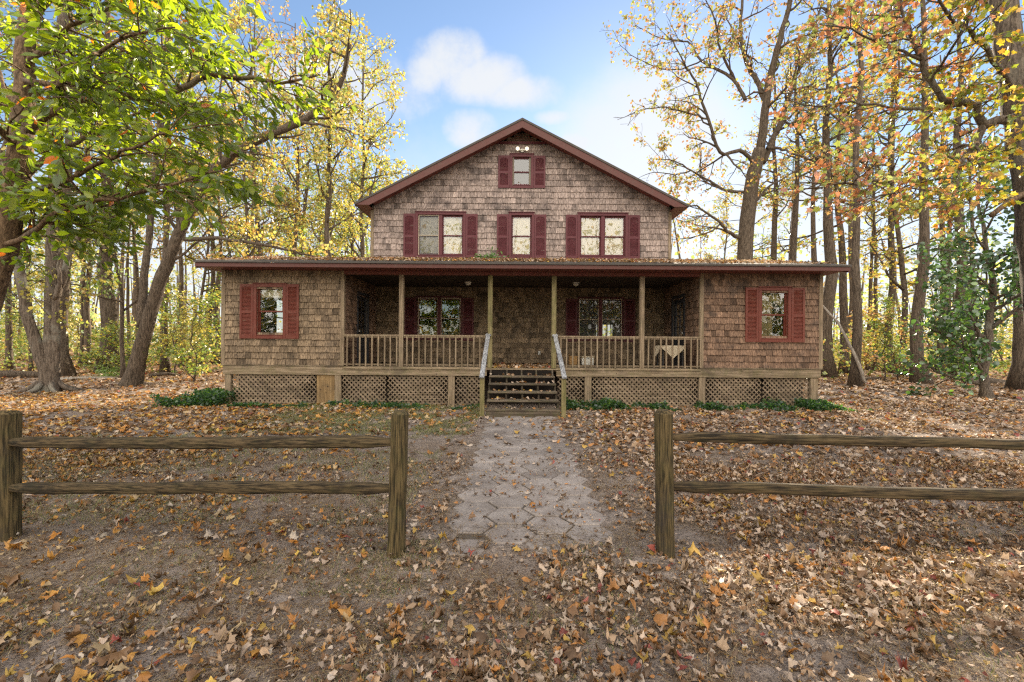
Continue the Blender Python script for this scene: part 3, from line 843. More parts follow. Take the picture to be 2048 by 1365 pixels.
# doors in the two porch side walls
def door(T, op):
    u0, u1, z0, z1 = op
    mb = MB(T)
    mb.box(u0 - .09, u0 - .002, 0, 0.045, z0, z1 + .09); mb.box(u1 + .002, u1 + .09, 0, 0.045, z0, z1 + .09); mb.box(u0, u1, 0, 0.045, z1 + .002, z1 + .09)
    st = 0.13
    mb.box(u0, u0 + st, -0.05, -0.01, z0, z1); mb.box(u1 - st, u1, -0.05, -0.01, z0, z1)
    mb.box(u0 + st, u1 - st, -0.05, -0.01, z0, z0 + 0.8); mb.box(u0 + st, u1 - st, -0.05, -0.01, z1 - 0.15, z1)
    d = mb.build('door', M['dark_door'], house, bevel=0.004)
    g = MB(T); a, b, c, e = u0 + st, u1 - st, z0 + 0.8, z1 - 0.15
    g.add([(a, -0.03, c), (b, -0.03, c), (b, -0.03, e), (a, -0.03, e)], [(0, 1, 2, 3)]); g.build('pane', M['glass'], d)
    s_ = MB(T)
    for k in (1, 2): s_.box(a, b, -0.04, -0.02, c + (e - c) * k / 3 - 0.012, c + (e - c) * k / 3 + 0.012)
    s_.box((a + b) / 2 - 0.012, (a + b) / 2 + 0.012, -0.042, -0.018, c, e); s_.build('muntin', M['dark_door'], d)
    h = MB(T); h.box(u0 + 0.05, u0 + 0.08, -0.01, 0.05, z0 + 0.95, z0 + 0.98); h.box(u0 + .045, u0 + .085, 0.03, 0.055, z0 + .94, z0 + .99); h.build('handle', M['metal'], d, bevel=0.005)
door(px_(XL1), DL); door(nx_f(XR0), DR)

# porch posts and railings
PXS = (-2.92, -0.58, 1.10, 3.42)
for i, x in enumerate(PXS):
    board('porch_post', M['board_green'] if i in (1, 2) else M['board_v'], x - 0.06, x + 0.06, YF - 0.045, YF + 0.075, ZD + 0.004, 3.423, bevel=0.008)
def railing(x0, x1, n, first, step, mat_):
    mb = MB(); mb.box(x0, x1, YF - 0.035, YF + 0.055, 1.80, 1.845); mb.box(x0, x1, YF - 0.02, YF + 0.02, 1.765, 1.798)
    mb.box(x0, x1, YF - 0.02, YF + 0.02, 1.035, 1.075, 0.8)
    r_ = mb.build('railing', mat_, house, bevel=0.004)
    rng = random.Random(int(x0 * 100))
    for k in range(n):
        x = first + k * step + rng.uniform(-0.006, 0.006)
        b_ = MB(); t = rng.uniform(-0.006, 0.006)
        b_.hexa([(x - .018, YF - .056, 1.01), (x + .018, YF - .056, 1.01), (x + .018, YF - .0215, 1.01), (x - .018, YF - .0215, 1.01),
                 (x - .018 + t, YF - .056, 1.797), (x + .018 + t, YF - .056, 1.797), (x + .018 + t, YF - .0215, 1.797), (x - .018 + t, YF - .0215, 1.797)], rng.uniform(0.8, 1.15))
        b_.build('baluster', mat_, r_, bevel=0.003)
railing(XL1 + 0.036, PXS[0] - 0.062, 9, -4.33, 0.163, M['board_v'])
railing(PXS[0] + 0.062, PXS[1] - 0.062, 13, -2.76, 0.160, M['board_v'])
railing(PXS[2] + 0.062, PXS[3] - 0.062, 13, 1.28, 0.160, M['board_v'])
railing(PXS[3] + 0.062, XR0 - 0.036, 9, 3.58, 0.161, M['board_v'])

# stairs
SX0, SX1 = -0.57, 1.08
mb = MB()
for x in (SX0 + 0.02, SX0 + 0.44, (SX0 + SX1) / 2, SX1 - 0.44, SX1 - 0.02):
    pts = [(x - .02, 11.92, 0.94), (x - .02, 11.92, 0.66), (x - .02, 10.25, -0.02), (x - .02, 10.10, -0.02), (x - .02, 10.10, 0.12)]
    for k in range(5):
        yk = 10.12 + 0.335 * k; zk = 0.125 + 0.163 * k
        pts += [(x - .02, yk + 0.335, zk), (x - .02, yk + 0.335, zk + 0.163)] if k < 4 else [(x - .02, yk + 0.335, zk)]
    mb.prism(pts, (0.04, 0, 0), 0.6)
stair = mb.build('staircase', M['tread'], house)
rg = random.Random(5)
for k in range(5):
    y = 10.07 + 0.335 * k; z = 0.163 * (k + 1)
    t = MB(); t.box(SX0, SX1, y, y + 0.145, z - 0.038, z, rg.uniform(0.85, 1.1)); t.box(SX0, SX1, y + 0.152, y + 0.30, z - 0.038, z, rg.uniform(0.85, 1.1))
    t.build('tread', M['tread'], stair, bevel=0.004)
t = MB(); t.box(SX0, SX1, 10.085, 10.11, 0.0, 0.122, 0.9); t.build('kick_board', M['tread'], stair)
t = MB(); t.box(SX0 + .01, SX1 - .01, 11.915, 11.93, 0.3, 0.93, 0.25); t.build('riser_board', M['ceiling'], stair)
for x in (-0.655, 1.155):
    board('stair_post', M['board_green'], x - 0.05, x + 0.05, 10.05, 10.15, -0.03, 0.86, bevel=0.006)
    q = MB(); s = 1 if x > 0 else -1
    xb = x + (0.0 if s < 0 else 0.0)
    q.bar((xb + 0.005 * s, 10.0, 0.875), (xb - 0.03 * s, 12.0, 1.885), 0.105, 0.04)
    q.build('handrail', M['peel'], house, bevel=0.004, label='sloping handrail with peeling white paint')
    q = MB(); q.box(x - 0.03 * s - 0.075, x - 0.03 * s + 0.075, YF - 0.12, YF - 0.05, 1.83, 1.87); q.build('rail_cap', M['peel'], house)

# porch ceiling lights and the gable floodlight
for x in (-1.32, 1.90):
    q = MB(); q.lathe((x, 13.6, 3.468), [(0.11, 0.0), (0.115, -0.015), (0.06, -0.02), (0.085, -0.05), (0.06, -0.085), (0.02, -0.1)], 16); q.build('porch_light', M['white'], house, True)
q = MB(); q.lathe((0.29, YB - 0.02, 7.95), [(0.055, 0.0), (0.055, 0.03), (0.03, 0.035)], 14, 'y'); q.bar((0.2, YB - 0.07, 7.95), (0.38, YB - 0.07, 7.95), 0.03, 0.03); 
fl = q.build('floodlight', M['white'], house)
for x in (0.14, 0.44):
    q = MB(); q.lathe((x, YB - 0.06, 7.95), [(0.02, 0.0), (0.03, 0.05), (0.058, 0.11), (0.06, 0.13), (0.045, 0.15), (0.0, 0.155)], 16, 'y'); q.build('bulb', M['bulb'], fl, True)
q = MB(); q.box(0.86, 0.93, YB - 0.045, YB - 0.015, 1.28, 1.40); q.build('outlet_cover', M['metal'], house, bevel=0.004)

# things on the porch
q = MB(); q.box(1.83, 2.08, 14.45, 14.72, ZD + .003, ZD + 0.27); q.bar((1.84, 14.45, ZD + .272), (1.84, 14.72, ZD + .30), 0.01, 0.10)
q.bar((2.08, 14.46, ZD + .27), (2.13, 14.71, ZD + .22), 0.09, 0.008)
tag(q.build('cardboard_box', M['cardboard'], bevel=0.004), 'brown cardboard box on the porch floor beside the white chest', 'box')
cb = empty('storage_chest', (2.4, 14.5, ZD), 'small white storage chest with a lid on the porch floor', 'chest')
q = MB(); q.box(2.22, 2.58, 14.36, 14.66, ZD + .003, ZD + 0.23); q.box(2.25, 2.27, 14.345, 14.358, ZD + .05, ZD + .2); q.build('body', M['white'], cb, bevel=0.008)
q = MB(); q.box(2.20, 2.60, 14.34, 14.68, ZD + 0.233, ZD + 0.275); q.build('lid', M['cloth'], cb, bevel=0.01)
q = MB(); q.box(2.37, 2.43, 14.33, 14.339, ZD + .2, ZD + .25); q.build('latch', M['metal'], cb)
TX, TY, TH = 4.42, 12.75, 0.62
tb = empty('side_table', (TX, TY, ZD), 'small square table under a cream cloth at the right end of the porch', 'table')
q = MB(); q.box(TX - .3, TX + .3, TY - .27, TY + .27, ZD + TH - .03, ZD + TH); q.build('table_top', M['board_h'], tb)
for sx in (-1, 1):
    for sy in (-1, 1):
        q = MB(); q.bar((TX + sx * .27, TY + sy * .24, ZD + .002), (TX + sx * .26, TY + sy * .23, ZD + TH - .031), 0.03, 0.03, (0, 1, 0)); q.build('leg', M['dark_door'], tb)
n = 26; vs = []; S = 0.47
for j in range(n + 1):
    for i in range(n + 1):
        p, q_ = (i / n * 2 - 1) * S, (j / n * 2 - 1) * S
        c, s_ = math.cos(R(42)), math.sin(R(42))
        x, y = c * p - s_ * q_, s_ * p + c * q_
        ox, oy = max(abs(x) - 0.31, 0), max(abs(y) - 0.28, 0)
        dpth = math.hypot(ox, oy)
        cx, cy = max(-.31, min(.31, x)), max(-.28, min(.28, y))
        k = 0.28
        z = ZD + TH + 0.008 - dpth * 0.93 + 0.006 * math.sin(9 * x + 5) * math.cos(8 * y)
        f_ = 0.02 * math.sin(math.atan2(y, x) * 9)
        vs.append((TX + cx + (x - cx) * k + (f_ * np.sign(x) if ox > 0 else 0), TY + cy + (y - cy) * k + (f_ * np.sign(y) if oy > 0 else 0), z))
fs = [(j * (n + 1) + i, j * (n + 1) + i + 1, (j + 1) * (n + 1) + i + 1, (j + 1) * (n + 1) + i) for j in range(n) for i in range(n)]
q = MB(); q.add(vs, fs)
tag(q.build('tablecloth', M['cloth'], smooth_=True), 'cream cloth hanging in points over the small porch table', 'tablecloth')

# ------------------------------------------------------------------ split rail fence
def fpost(x, y, h, w, lean, seed, parent):
    rng = random.Random(seed); mb = MB()
    n = 9; pts, rr = [], []
    for i in range(n):
        f = i / (n - 1)
        pts.append((x + lean * f + rng.uniform(-.003, .003), y + rng.uniform(-.003, .003), -0.1 + (h + 0.1) * f))
        rr.append(w * 0.56 * (1.0 + rng.uniform(-.025, .025)) * (0.97 if i else 1))
    pts.insert(n - 1, (x + lean, y, h - 0.025)); rr.insert(n - 1, w * 0.56)
    rr[-1] *= 0.62; rr[-2] *= 0.97
    mb.tube(pts, rr, 12, rng, 0.025, 0.62)
    return mb.build('post', M['fence_post'], parent)
def frail(a, b, r, seed, parent):
    rng = random.Random(seed); mb = MB()
    a, b = Vector(a), Vector(b); n = 16; pts, rr = [], []
    for i in range(n + 1):
        f = i / n; p = a.lerp(b, f)
        p.z += rng.uniform(-.004, .004) + 0.008 * math.sin(f * 5 + seed)
        e = min(1, min(f, 1 - f) / 0.035 * 0.45 + 0.55)
        pts.append(p); rr.append(r * (1 + rng.uniform(-.05, .05)) * e)
    mb.tube(pts, rr, 10, rng, 0.05, 0.7)
    return mb.build('rail', M['fence'], parent)
def wpt(x, y, d): return at(x, y, d)
fl_ = empty('rail_fence', (-2.3, 3.5, 0), 'weathered two rail wooden fence on the left of the path', 'fence', 'split rail fences beside the path')
fpost(-0.875, 3.48, 1.09, 0.118, 0.022, 1, fl_); fpost(-4.15, 3.74, 1.03, 0.15, 0.0, 2, fl_)
p0, p1 = at(12, 884, 3.72), at(790, 887, 3.48)
frail(p0, p1, 0.045, 3, fl_); p0, p1 = at(12, 974, 3.72), at(790, 979, 3.48); frail(p0, p1, 0.045, 4, fl_)
fr_ = empty('rail_fence', (2.6, 3.5, 0), 'weathered two rail wooden fence on the right of the path', 'fence', 'split rail fences beside the path')
fpost(1.185, 3.48, 1.11, 0.118, -0.022, 5, fr_); fpost(4.6, 3.52, 1.1, 0.13, 0.0, 6, fr_)
p0, p1 = at(1336, 876, 3.48), at(2230, 890, 3.52); frail(p0, p1, 0.040, 7, fr_)
p0, p1 = at(1336, 974, 3.48), at(2230, 993, 3.52); frail(p0, p1, 0.043, 8, fr_)
# ------------------------------------------------------------------ trees
OVAL = (np.array([(0, 0, 0), (.17, .28, .05), (.19, .62, .05), (0, 1, -0.06), (-.19, .62, .05), (-.17, .28, .05)]), np.array([(0, 1, 2, 3), (0, 3, 4, 5)]))
BROAD = (np.array([(0, 0, 0), (.42, .30, .07), (.34, .68, .06), (0, 1, -0.05), (-.34, .68, .06), (-.42, .30, .07)]), np.array([(0, 1, 2, 3), (0, 3, 4, 5)]))
DIAM = (np.array([(0, 0, 0), (.42, .45, .10), (0, 1, 0), (-.42, .45, .10)]), np.array([(0, 1, 2, 3)]))
_mo = [(0, 0), (.22, .10), (.46, .06), (.36, .30), (.56, .52), (.30, .56), (.22, .70), (0, 1.0), (-.22, .70), (-.30, .56), (-.56, .52), (-.36, .30), (-.46, .06), (-.22, .10)]
MAPLE = (np.array([(p[0], p[1], 0.10 * abs(p[0])) for p in _mo]), np.array([list(range(len(_mo)))]))
NEEDLE = (np.array([(0, 0, 0), (.05, .5, 0), (0, 1, 0), (-.05, .5, 0), ]), np.array([(0, 1, 2, 3)]))

def palette(rng, n, pal, jitter=0.25):
    cols = np.array([p[:3] for p in pal]); w = np.array([p[3] for p in pal], float)
    idx = rng.choice(len(pal), n, p=w / w.sum())
    return cols[idx] * rng.uniform(1 - jitter, 1 + jitter, (n, 1))

def place_leaves(pos, size, cols, tmpl, rng, nb=0.6, droop=0.3, axis=None):
    """leaf cards with their own random attitude; nb leans the blades to horizontal, droop points the tips down"""
    n = len(pos)
    f = rng.normal(size=(n, 3)) if axis is None else axis + 0.6 * rng.normal(size=(n, 3))
    f[:, 2] = f[:, 2] * 0.7 - droop
    f /= np.linalg.norm(f, axis=1, keepdims=True)
    nr = rng.normal(size=(n, 3)); nr[:, 2] = nr[:, 2] * 0.6 + nb * 2
    nr -= f * (nr * f).sum(1, keepdims=True)
    nr /= np.linalg.norm(nr, axis=1, keepdims=True) + 1e-9
    s_ = np.cross(f, nr)
    T, F = tmpl
    V = pos[:, None, :] + size[:, None, None] * (T[None, :, 0:1] * s_[:, None, :] + T[None, :, 1:2] * f[:, None, :] + T[None, :, 2:3] * nr[:, None, :])
    k = len(T)
    FF = (F[None] + (np.arange(n) * k)[:, None, None]).reshape(-1, F.shape[1])
    return V.reshape(-1, 3), FF, np.repeat(cols, k, axis=0)

class Tree:
    def __init__(s, seed):
        s.rng = random.Random(seed); s.nr = np.random.default_rng(seed)
        s.mb = MB(); s.tips = []; s.axes = []; s.lev = []
    def tube(s, pts, rads, sides): s.mb.tube(pts, rads, sides, s.rng, 0.06 if sides > 5 else 0.0, None, 1.0, sides > 5)
    def refine(s, pts, n=4, wob=0.0):
        P = [Vector(p) for p in pts]; out = []
        for i in range(len(P) - 1):
            p0, p1, p2, p3 = P[max(i - 1, 0)], P[i], P[i + 1], P[min(i + 2, len(P) - 1)]
            for k in range(n):
                t = k / n
                q = 0.5 * ((2 * p1) + (-p0 + p2) * t + (2 * p0 - 5 * p1 + 4 * p2 - p3) * t * t + (-p0 + 3 * p1 - 3 * p2 + p3) * t ** 3)
                if wob: q += Vector((s.rng.gauss(0, wob), s.rng.gauss(0, wob), s.rng.gauss(0, wob)))
                out.append(q)
        out.append(P[-1]); return out
    def limb(s, pts, r0, r1, sides=8, n=4, wob=0.0, flare=0.0, power=1.0):
        pts = s.refine(pts, n, wob); m_ = len(pts)
        rr = [r0 + (r1 - r0) * (i / (m_ - 1)) ** power for i in range(m_)]
        if flare:
            for i in range(m_):
                h = (pts[i] - pts[0]).length
                rr[i] *= 1 + flare * math.exp(-h / (r0 * 1.6))
        s.tube(pts, rr, sides)
        return pts, rr
    def grow(s, pts, rads, lvl, P):
        rng = s.rng
        seg = [(pts[i + 1] - pts[i]).length for i in range(len(pts) - 1)]
        L = sum(seg); cum = [0]
        for q in seg: cum.append(cum[-1] + q)
        last = lvl == P['levels'] - 1
        n = max(1, int(L * P['dens'][lvl] * rng.uniform(0.8, 1.2)))
        t0 = P['start'][lvl]
        for j in range(n):
            t = t0 + (1 - t0) * (j + rng.random()) / n
            dd = t * L
            i = 0
            while i < len(seg) - 1 and cum[i + 1] < dd: i += 1
            f = (dd - cum[i]) / max(seg[i], 1e-6)
            p = pts[i].lerp(pts[i + 1], f); r = rads[i] * (1 - f) + rads[i + 1] * f
            tg = (pts[i + 1] - pts[i]).normalized()
            rv = Vector((rng.gauss(0, 1), rng.gauss(0, 1), rng.gauss(0, 1)))
            pr = (rv - tg * rv.dot(tg))
            if pr.length < 1e-3: continue
            pr.normalize()
            a = R(rng.uniform(*P['ang'][lvl]))
            d = tg * math.cos(a) + pr * math.sin(a)
            d.z = d.z * P.get('flat', 1.0) + P['up'][lvl]
            d.normalize()
            ln = P['len'][lvl] * (1 - P['short'][lvl] * t) * rng.uniform(0.55, 1.2)
            k = 5 if lvl == 0 else (4 if not last else 3)
            q = [p]; c = p.copy()
            for m_ in range(k):
                d = (d + Vector((rng.gauss(0, P['wand']), rng.gauss(0, P['wand']), rng.gauss(0, P['wand']) + P['trop'][lvl]))).normalized()
                c = c + d * (ln / k); q.append(c.copy())
            rc = min(r * 0.65, P['rad'][lvl]); re = max(rc * 0.3, P['rmin'])
            rr = [rc + (re - rc) * m_ / k for m_ in range(k + 1)]
            s.tube(q, rr, (6, 5, 4, 3)[min(lvl + P.get('s0', 0), 3)])
            if last:
                nl = max(1, int(ln * P['leaves'] * rng.uniform(0.6, 1.4)))
                if rng.random() < P.get('bare', 0): continue
                for m_ in range(nl):
                    g = rng.uniform(0.1, 1.0) * k; a_ = min(int(g), k - 1)
                    pp = q[a_].lerp(q[a_ + 1], g - a_)
                    s.tips.append(pp); s.axes.append(d)
            else:
                s.grow(q, rr, lvl + 1, P)
    def finish(s, root, bark, leaf, tmpl, pal, size, nb=0.6, droop=0.3, jitter=0.05, szv=(0.6, 1.25), colfn=None, crown='crown', trunk='trunk', along=True):
        if s.mb.v: s.mb.build(trunk, bark, root, True)
        if s.tips:
            off = np.array(root_loc(root))
            pos = np.array([tuple(p) for p in s.tips]) ; n = len(pos)
            pos = pos + s.nr.normal(size=(n, 3)) * jitter
            cols = palette(s.nr, n, pal) if colfn is None else colfn(pos, s.nr)
            sz = size * s.nr.uniform(szv[0], szv[1], n)
            ax = np.array([tuple(a) for a in s.axes]) if along else None
            V, F, C = place_leaves(pos - off, sz, cols, tmpl, s.nr, nb, droop, ax)
            np_mesh(crown, V, F, C, leaf, root)

def gpt(x, d):
    """ground point under photo column x at distance d"""
    p = at(x, 740, d); return Vector((p.x, p.y, float(ground_z(p.x, p.y)) - 0.03))

GREEN = [(.085, .13, .012, 4), (.115, .165, .014, 4), (.06, .095, .012, 3), (.17, .21, .018, 2), (.42, .12, .02, .15)]
YELLOW = [(.48, .37, .07, 5), (.46, .29, .06, 3), (.34, .33, .07, 3), (.20, .25, .05, 3), (.37, .20, .07, 1)]
GOLD = [(.52, .42, .09, 5), (.43, .38, .08, 3), (.28, .32, .07, 3.5), (.44, .27, .07, 1)]
RUST = [(.40, .19, .07, 4), (.38, .26, .07, 3), (.30, .15, .07, 2), (.50, .32, .08, 2), (.30, .29, .07, 3)]
LIME = [(.22, .29, .06, 4), (.33, .33, .06, 3), (.14, .22, .03, 3), (.55, .42, .05, 1.5)]
DARKG = [(.035, .085, .022, 4), (.05, .12, .025, 3), (.09, .17, .03, 2), (.025, .06, .02, 2)]
PINE = [(.07, .11, .04, 3), (.10, .14, .05, 2), (.05, .085, .035, 2)]

# ---- near evergreen at the left edge
t = Tree(11)
root = empty('evergreen_tree', at(-190, 985, 5.05) * 1.0, 'near broad leaved evergreen at the left edge with long limbs of glossy green leaves', 'tree')
root.location.z = 0
tp = [at(-190, 1000, 5.05), at(-112, 780, 5.0), at(-34, 610, 5.0), at(2, 500, 5.0), at(22, 410, 5.0), at(40, 300, 5.0), at(48, 190, 5.1), at(50, 90, 5.2), at(62, -60, 5.4), at(45, -260, 5.5)]
tr, rr = t.limb(tp, 0.165, 0.06, 14, 4, 0.006, 0.5)
LM = [([(58, 262, 5.0), (110, 225, 4.9), (215, 197, 4.75), (330, 190, 4.7), (400, 160, 4.6), (480, 152, 4.6), (560, 168, 4.55), (640, 150, 4.5)], .052, .008),
      ([(36, 362, 5.0), (88, 320, 5.1), (137, 291, 5.2), (191, 267, 5.2), (240, 236, 5.3), (330, 215, 5.4), (430, 205, 5.5)], .035, .006),
      ([(22, 425, 5.0), (60, 395, 4.8), (103, 370, 4.6), (160, 349, 4.5), (205, 322, 4.4), (260, 296, 4.3), (350, 262, 4.2), (440, 250, 4.2)], .035, .006),
      ([(10, 490, 5.0), (62, 467, 4.7), (113, 428, 4.5), (178, 410, 4.4), (260, 390, 4.3), (340, 372, 4.3), (420, 345, 4.3), (470, 338, 4.3)], .03, .005),
      ([(8, 510, 5.0), (34, 482, 5.1), (85, 444, 5.2), (137, 420, 5.3), (190, 415, 5.4), (240, 440, 5.5)], .03, .006),
      ([(52, 130, 5.1), (100, 85, 5.0), (165, 40, 4.9), (240, 5, 4.8), (330, -20, 4.8)], .035, .006),
      ([(50, 110, 5.1), (120, 108, 5.3), (190, 109, 5.5), (260, 100, 5.6), (340, 92, 5.7)], .022, .005),
      ([(55, 40, 5.2), (120, -20, 4.6), (220, -60, 4.2), (330, -70, 4.0), (420, -40, 3.9)], .04, .006),
      ([(40, 300, 5.0), (-10, 250, 4.7), (-60, 200, 4.4), (-110, 190, 4.2)], .04, .01),
      ([(46, 200, 5.0), (100, 180, 5.4), (200, 140, 5.9), (300, 110, 6.3), (420, 60, 6.6)], .04, .006),
      ([(58, -40, 5.3), (150, -60, 5.6), (260, -40, 5.9), (380, 10, 6.1)], .035, .006),
      ([(47, 160, 5.1), (110, 165, 4.5), (180, 120, 4.1), (260, 70, 3.9), (350, 55, 3.8)], .03, .006),
      ([(-10, 590, 5.0), (-60, 500, 5.2), (-130, 450, 5.5)], .03, .01),
      ([(58, 262, 5.0), (20, 200, 5.6), (-10, 120, 6.0), (-20, 40, 6.3)], .03, .008)]
EP = dict(levels=2, dens=(8.5, 12.0), start=(0.14, 0.15), ang=((30, 70), (25, 65)), up=(0.0, -0.02), len=(0.95, 0.34), short=(0.5, 0.4), wand=0.18,
          trop=(-0.01, -0.03), rad=(.012, .005), rmin=.0022, leaves=24, s0=1, flat=0.55)
for px, r0, r1 in LM:
    q, qr = t.limb([at(*p) for p in px], r0, r1, 8, 3, 0.012)
    t.grow(q, qr, 0, EP)
def evergreen_cols(pos, rng):
    return palette(rng, len(pos), GREEN, 0.3)
t.finish(root, M['bark_warm'], M['leaf_gloss'], OVAL, GREEN, 0.112, 0.15, 0.35, 0.02, (0.6, 1.25))
print('evergreen leaves', len(t.tips))

# ---- near maple leaning out of the right edge
t = Tree(12)
root = empty('maple_tree', (6.9, 5.9, 0), 'near maple at the right edge with a crooked limb of rust and yellow leaves', 'tree')
t.limb([at(2105, 960, 6.0), at(2092, 700, 6.0), at(2078, 520, 6.0), at(2062, 380, 6.0), at(2041, 250, 6.0), at(2026, 150, 6.05), at(2010, 30, 6.1), at(1996, -90, 6.2), at(1990, -250, 6.3)], 0.20, 0.12, 14, 4, 0.006, 0.5)
LM = [([(2062, 245, 6.0), (2010, 238, 5.95), (1965, 250, 5.9), (1950, 216, 5.85), (1920, 205, 5.8), (1885, 200, 5.75), (1862, 165, 5.7), (1840, 120, 5.6), (1820, 70, 5.6), (1805, 25, 5.5), (1800, -40, 5.5)], .062, .010),
      ([(1965, 250, 5.9), (1950, 290, 5.85), (1905, 328, 5.8), (1835, 352, 5.7), (1750, 360, 5.6), (1690, 370, 5.5), (1600, 366, 5.4)], .042, .007),
      ([(1870, 340, 5.75), (1820, 375, 5.5), (1760, 395, 5.3), (1680, 430, 5.2)], .018, .005),
      ([(1925, 207, 5.8), (1860, 222, 6.1), (1780, 214, 6.3), (1700, 206, 6.5), (1630, 214, 6.6), (1570, 200, 6.7)], .026, .006),
      ([(1875, 185, 5.7), (1835, 100, 5.9), (1800, 40, 6.1), (1760, 0, 6.3), (1700, -40, 6.4)], .024, .006),
      ([(1862, 165, 5.7), (1890, 110, 5.3), (1935, 50, 5.0), (1955, -20, 4.8)], .018, .006),
      ([(1840, 120, 5.6), (1780, 95, 5.2), (1700, 60, 4.9), (1640, 50, 4.7)], .018, .005),
      ([(2030, 180, 6.0), (1990, 120, 5.5), (1930, 60, 5.2), (1880, 10, 5.0), (1850, -40, 4.9)], .035, .008),
      ([(2050, 320, 6.0), (2000, 300, 6.6), (1930, 290, 7.0), (1860, 310, 7.3), (1780, 300, 7.5)], .03, .007),
      ([(2010, 40, 6.1), (1960, -10, 6.5), (1890, -20, 6.8), (1800, 10, 7.0), (1720, 60, 7.2), (1660, 110, 7.3)], .035, .007),
      ([(1950, 290, 5.85), (1960, 330, 5.5), (1930, 380, 5.3), (1880, 420, 5.1)], .016, .005)]
MP = dict(levels=2, dens=(6.5, 11.0), start=(0.12, 0.15), ang=((35, 75), (25, 65)), up=(0.05, 0.0), len=(0.85, 0.30), short=(0.5, 0.4), wand=0.14,
          trop=(0.0, -0.02), rad=(.010, .004), rmin=.0018, leaves=29, s0=1, flat=0.6)
for px, r0, r1 in LM:
    q, qr = t.limb([at(*p) for p in px], r0, r1, 8, 3, 0.012)
    t.grow(q, qr, 0, MP)
def maple_cols(pos, rng):
    n = len(pos)
    xr = pos[:, 0] / pos[:, 1]                 # eastward side of the crown turns yellow, the inner side rust
    f = np.clip((xr - 0.80) / 0.28 + rng.normal(0, 0.25, n), 0, 1)
    a = palette(rng, n, [(.46, .18, .08, 7), (.40, .24, .08, 4), (.28, .31, .07, 6), (.34, .13, .08, 2)])
    b = palette(rng, n, [(.55, .40, .035, 4), (.30, .33, .04, 3), (.16, .22, .03, 2), (.50, .24, .04, 1)])
    return np.where((rng.random(n) < f)[:, None], b, a)
t.finish(root, M['bark_grey'], M['leaf'], MAPLE, None, 0.066, 0.12, 0.45, 0.02, (0.6, 1.3), maple_cols)
st = MB(); q = t.refine([at(2075, 382, 6.0), at(2040, 392, 5.95), at(2010, 410, 5.9), at(1982, 431, 5.85)], 3); st.tube(q, [.05 - .022 * i / (len(q) - 1) for i in range(len(q))], 8, t.rng, .08); st.build('dead_stub', M['bark_warm'], root, True)
print('maple leaves', len(t.tips))

# ---- leaning tree by the left wing
t = Tree(13)
b0 = at(263, 772, 16.7); b0.z = 0
root = empty('leaning_tree', b0, 'big trunk leaning right toward the left wing with a forked second stem', 'tree')
A = lambda L: [at(*p) for p in L]
mainp, mr = t.limb([b0 + Vector((0, 0, -0.1))] + A([(272, 735, 16.7), (288, 675, 16.7), (318, 570, 16.7), (345, 500, 16.6), (375, 430, 16.5), (425, 345, 16.3), (480, 300, 16.1), (540, 270, 16.0), (600, 245, 15.9), (640, 215, 15.8), (680, 170, 15.7), (700, 90, 15.6)]), 0.27, 0.07, 12, 4, 0.012, 0.6, 0.9)
FP = dict(levels=3, dens=(1.3, 2.4, 4.0), start=(0.38, 0.25, 0.2), ang=((35, 75), (30, 70), (25, 65)), up=(0.15, 0.05, 0.0), len=(2.9, 1.4, 0.7), short=(0.4, 0.5, 0.4), wand=0.2,
          trop=(0.04, 0.0, -0.02), rad=(.05, .018, .007), rmin=.005, leaves=26, bare=0.1)
t.grow(mainp, mr, 0, FP)
for L, r0, r1 in (([(372, 480, 16.6), (400, 477, 16.3), (440, 478, 16.0), (520, 490, 15.4), (600, 506, 14.9), (650, 520, 14.5)], .09, .02),
                  ([(283, 655, 16.7), (284, 600, 16.9), (292, 530, 17.2), (303, 430, 17.5), (310, 330, 17.8), (325, 200, 18.1), (345, 60, 18.4)], .15, .07),
                  ([(445, 330, 16.2), (440, 290, 16.0), (455, 240, 15.8), (440, 190, 15.6), (450, 120, 15.4)], .07, .02),
                  ([(600, 245, 15.9), (640, 250, 15.6), (700, 262, 15.3), (760, 300, 15.0)], .06, .012),
                  ([(360, 470, 16.6), (330, 420, 16.0), (340, 380, 15.6), (390, 350, 15.2)], .06, .015),
                  ([(350, 520, 16.6), (400, 480, 16.9), (460, 420, 17.4), (540, 390, 17.9)], .05, .012)):
    q, qr = t.limb(A(L), r0, r1, 8, 4, 0.015)
    t.grow(q, qr, 0 if r0 > .1 else 1, FP)
t.finish(root, M['bark'], M['leaf'], BROAD, YELLOW, 0.11, 0.15, 0.4, 0.08)
print('leaning leaves', len(t.tips))

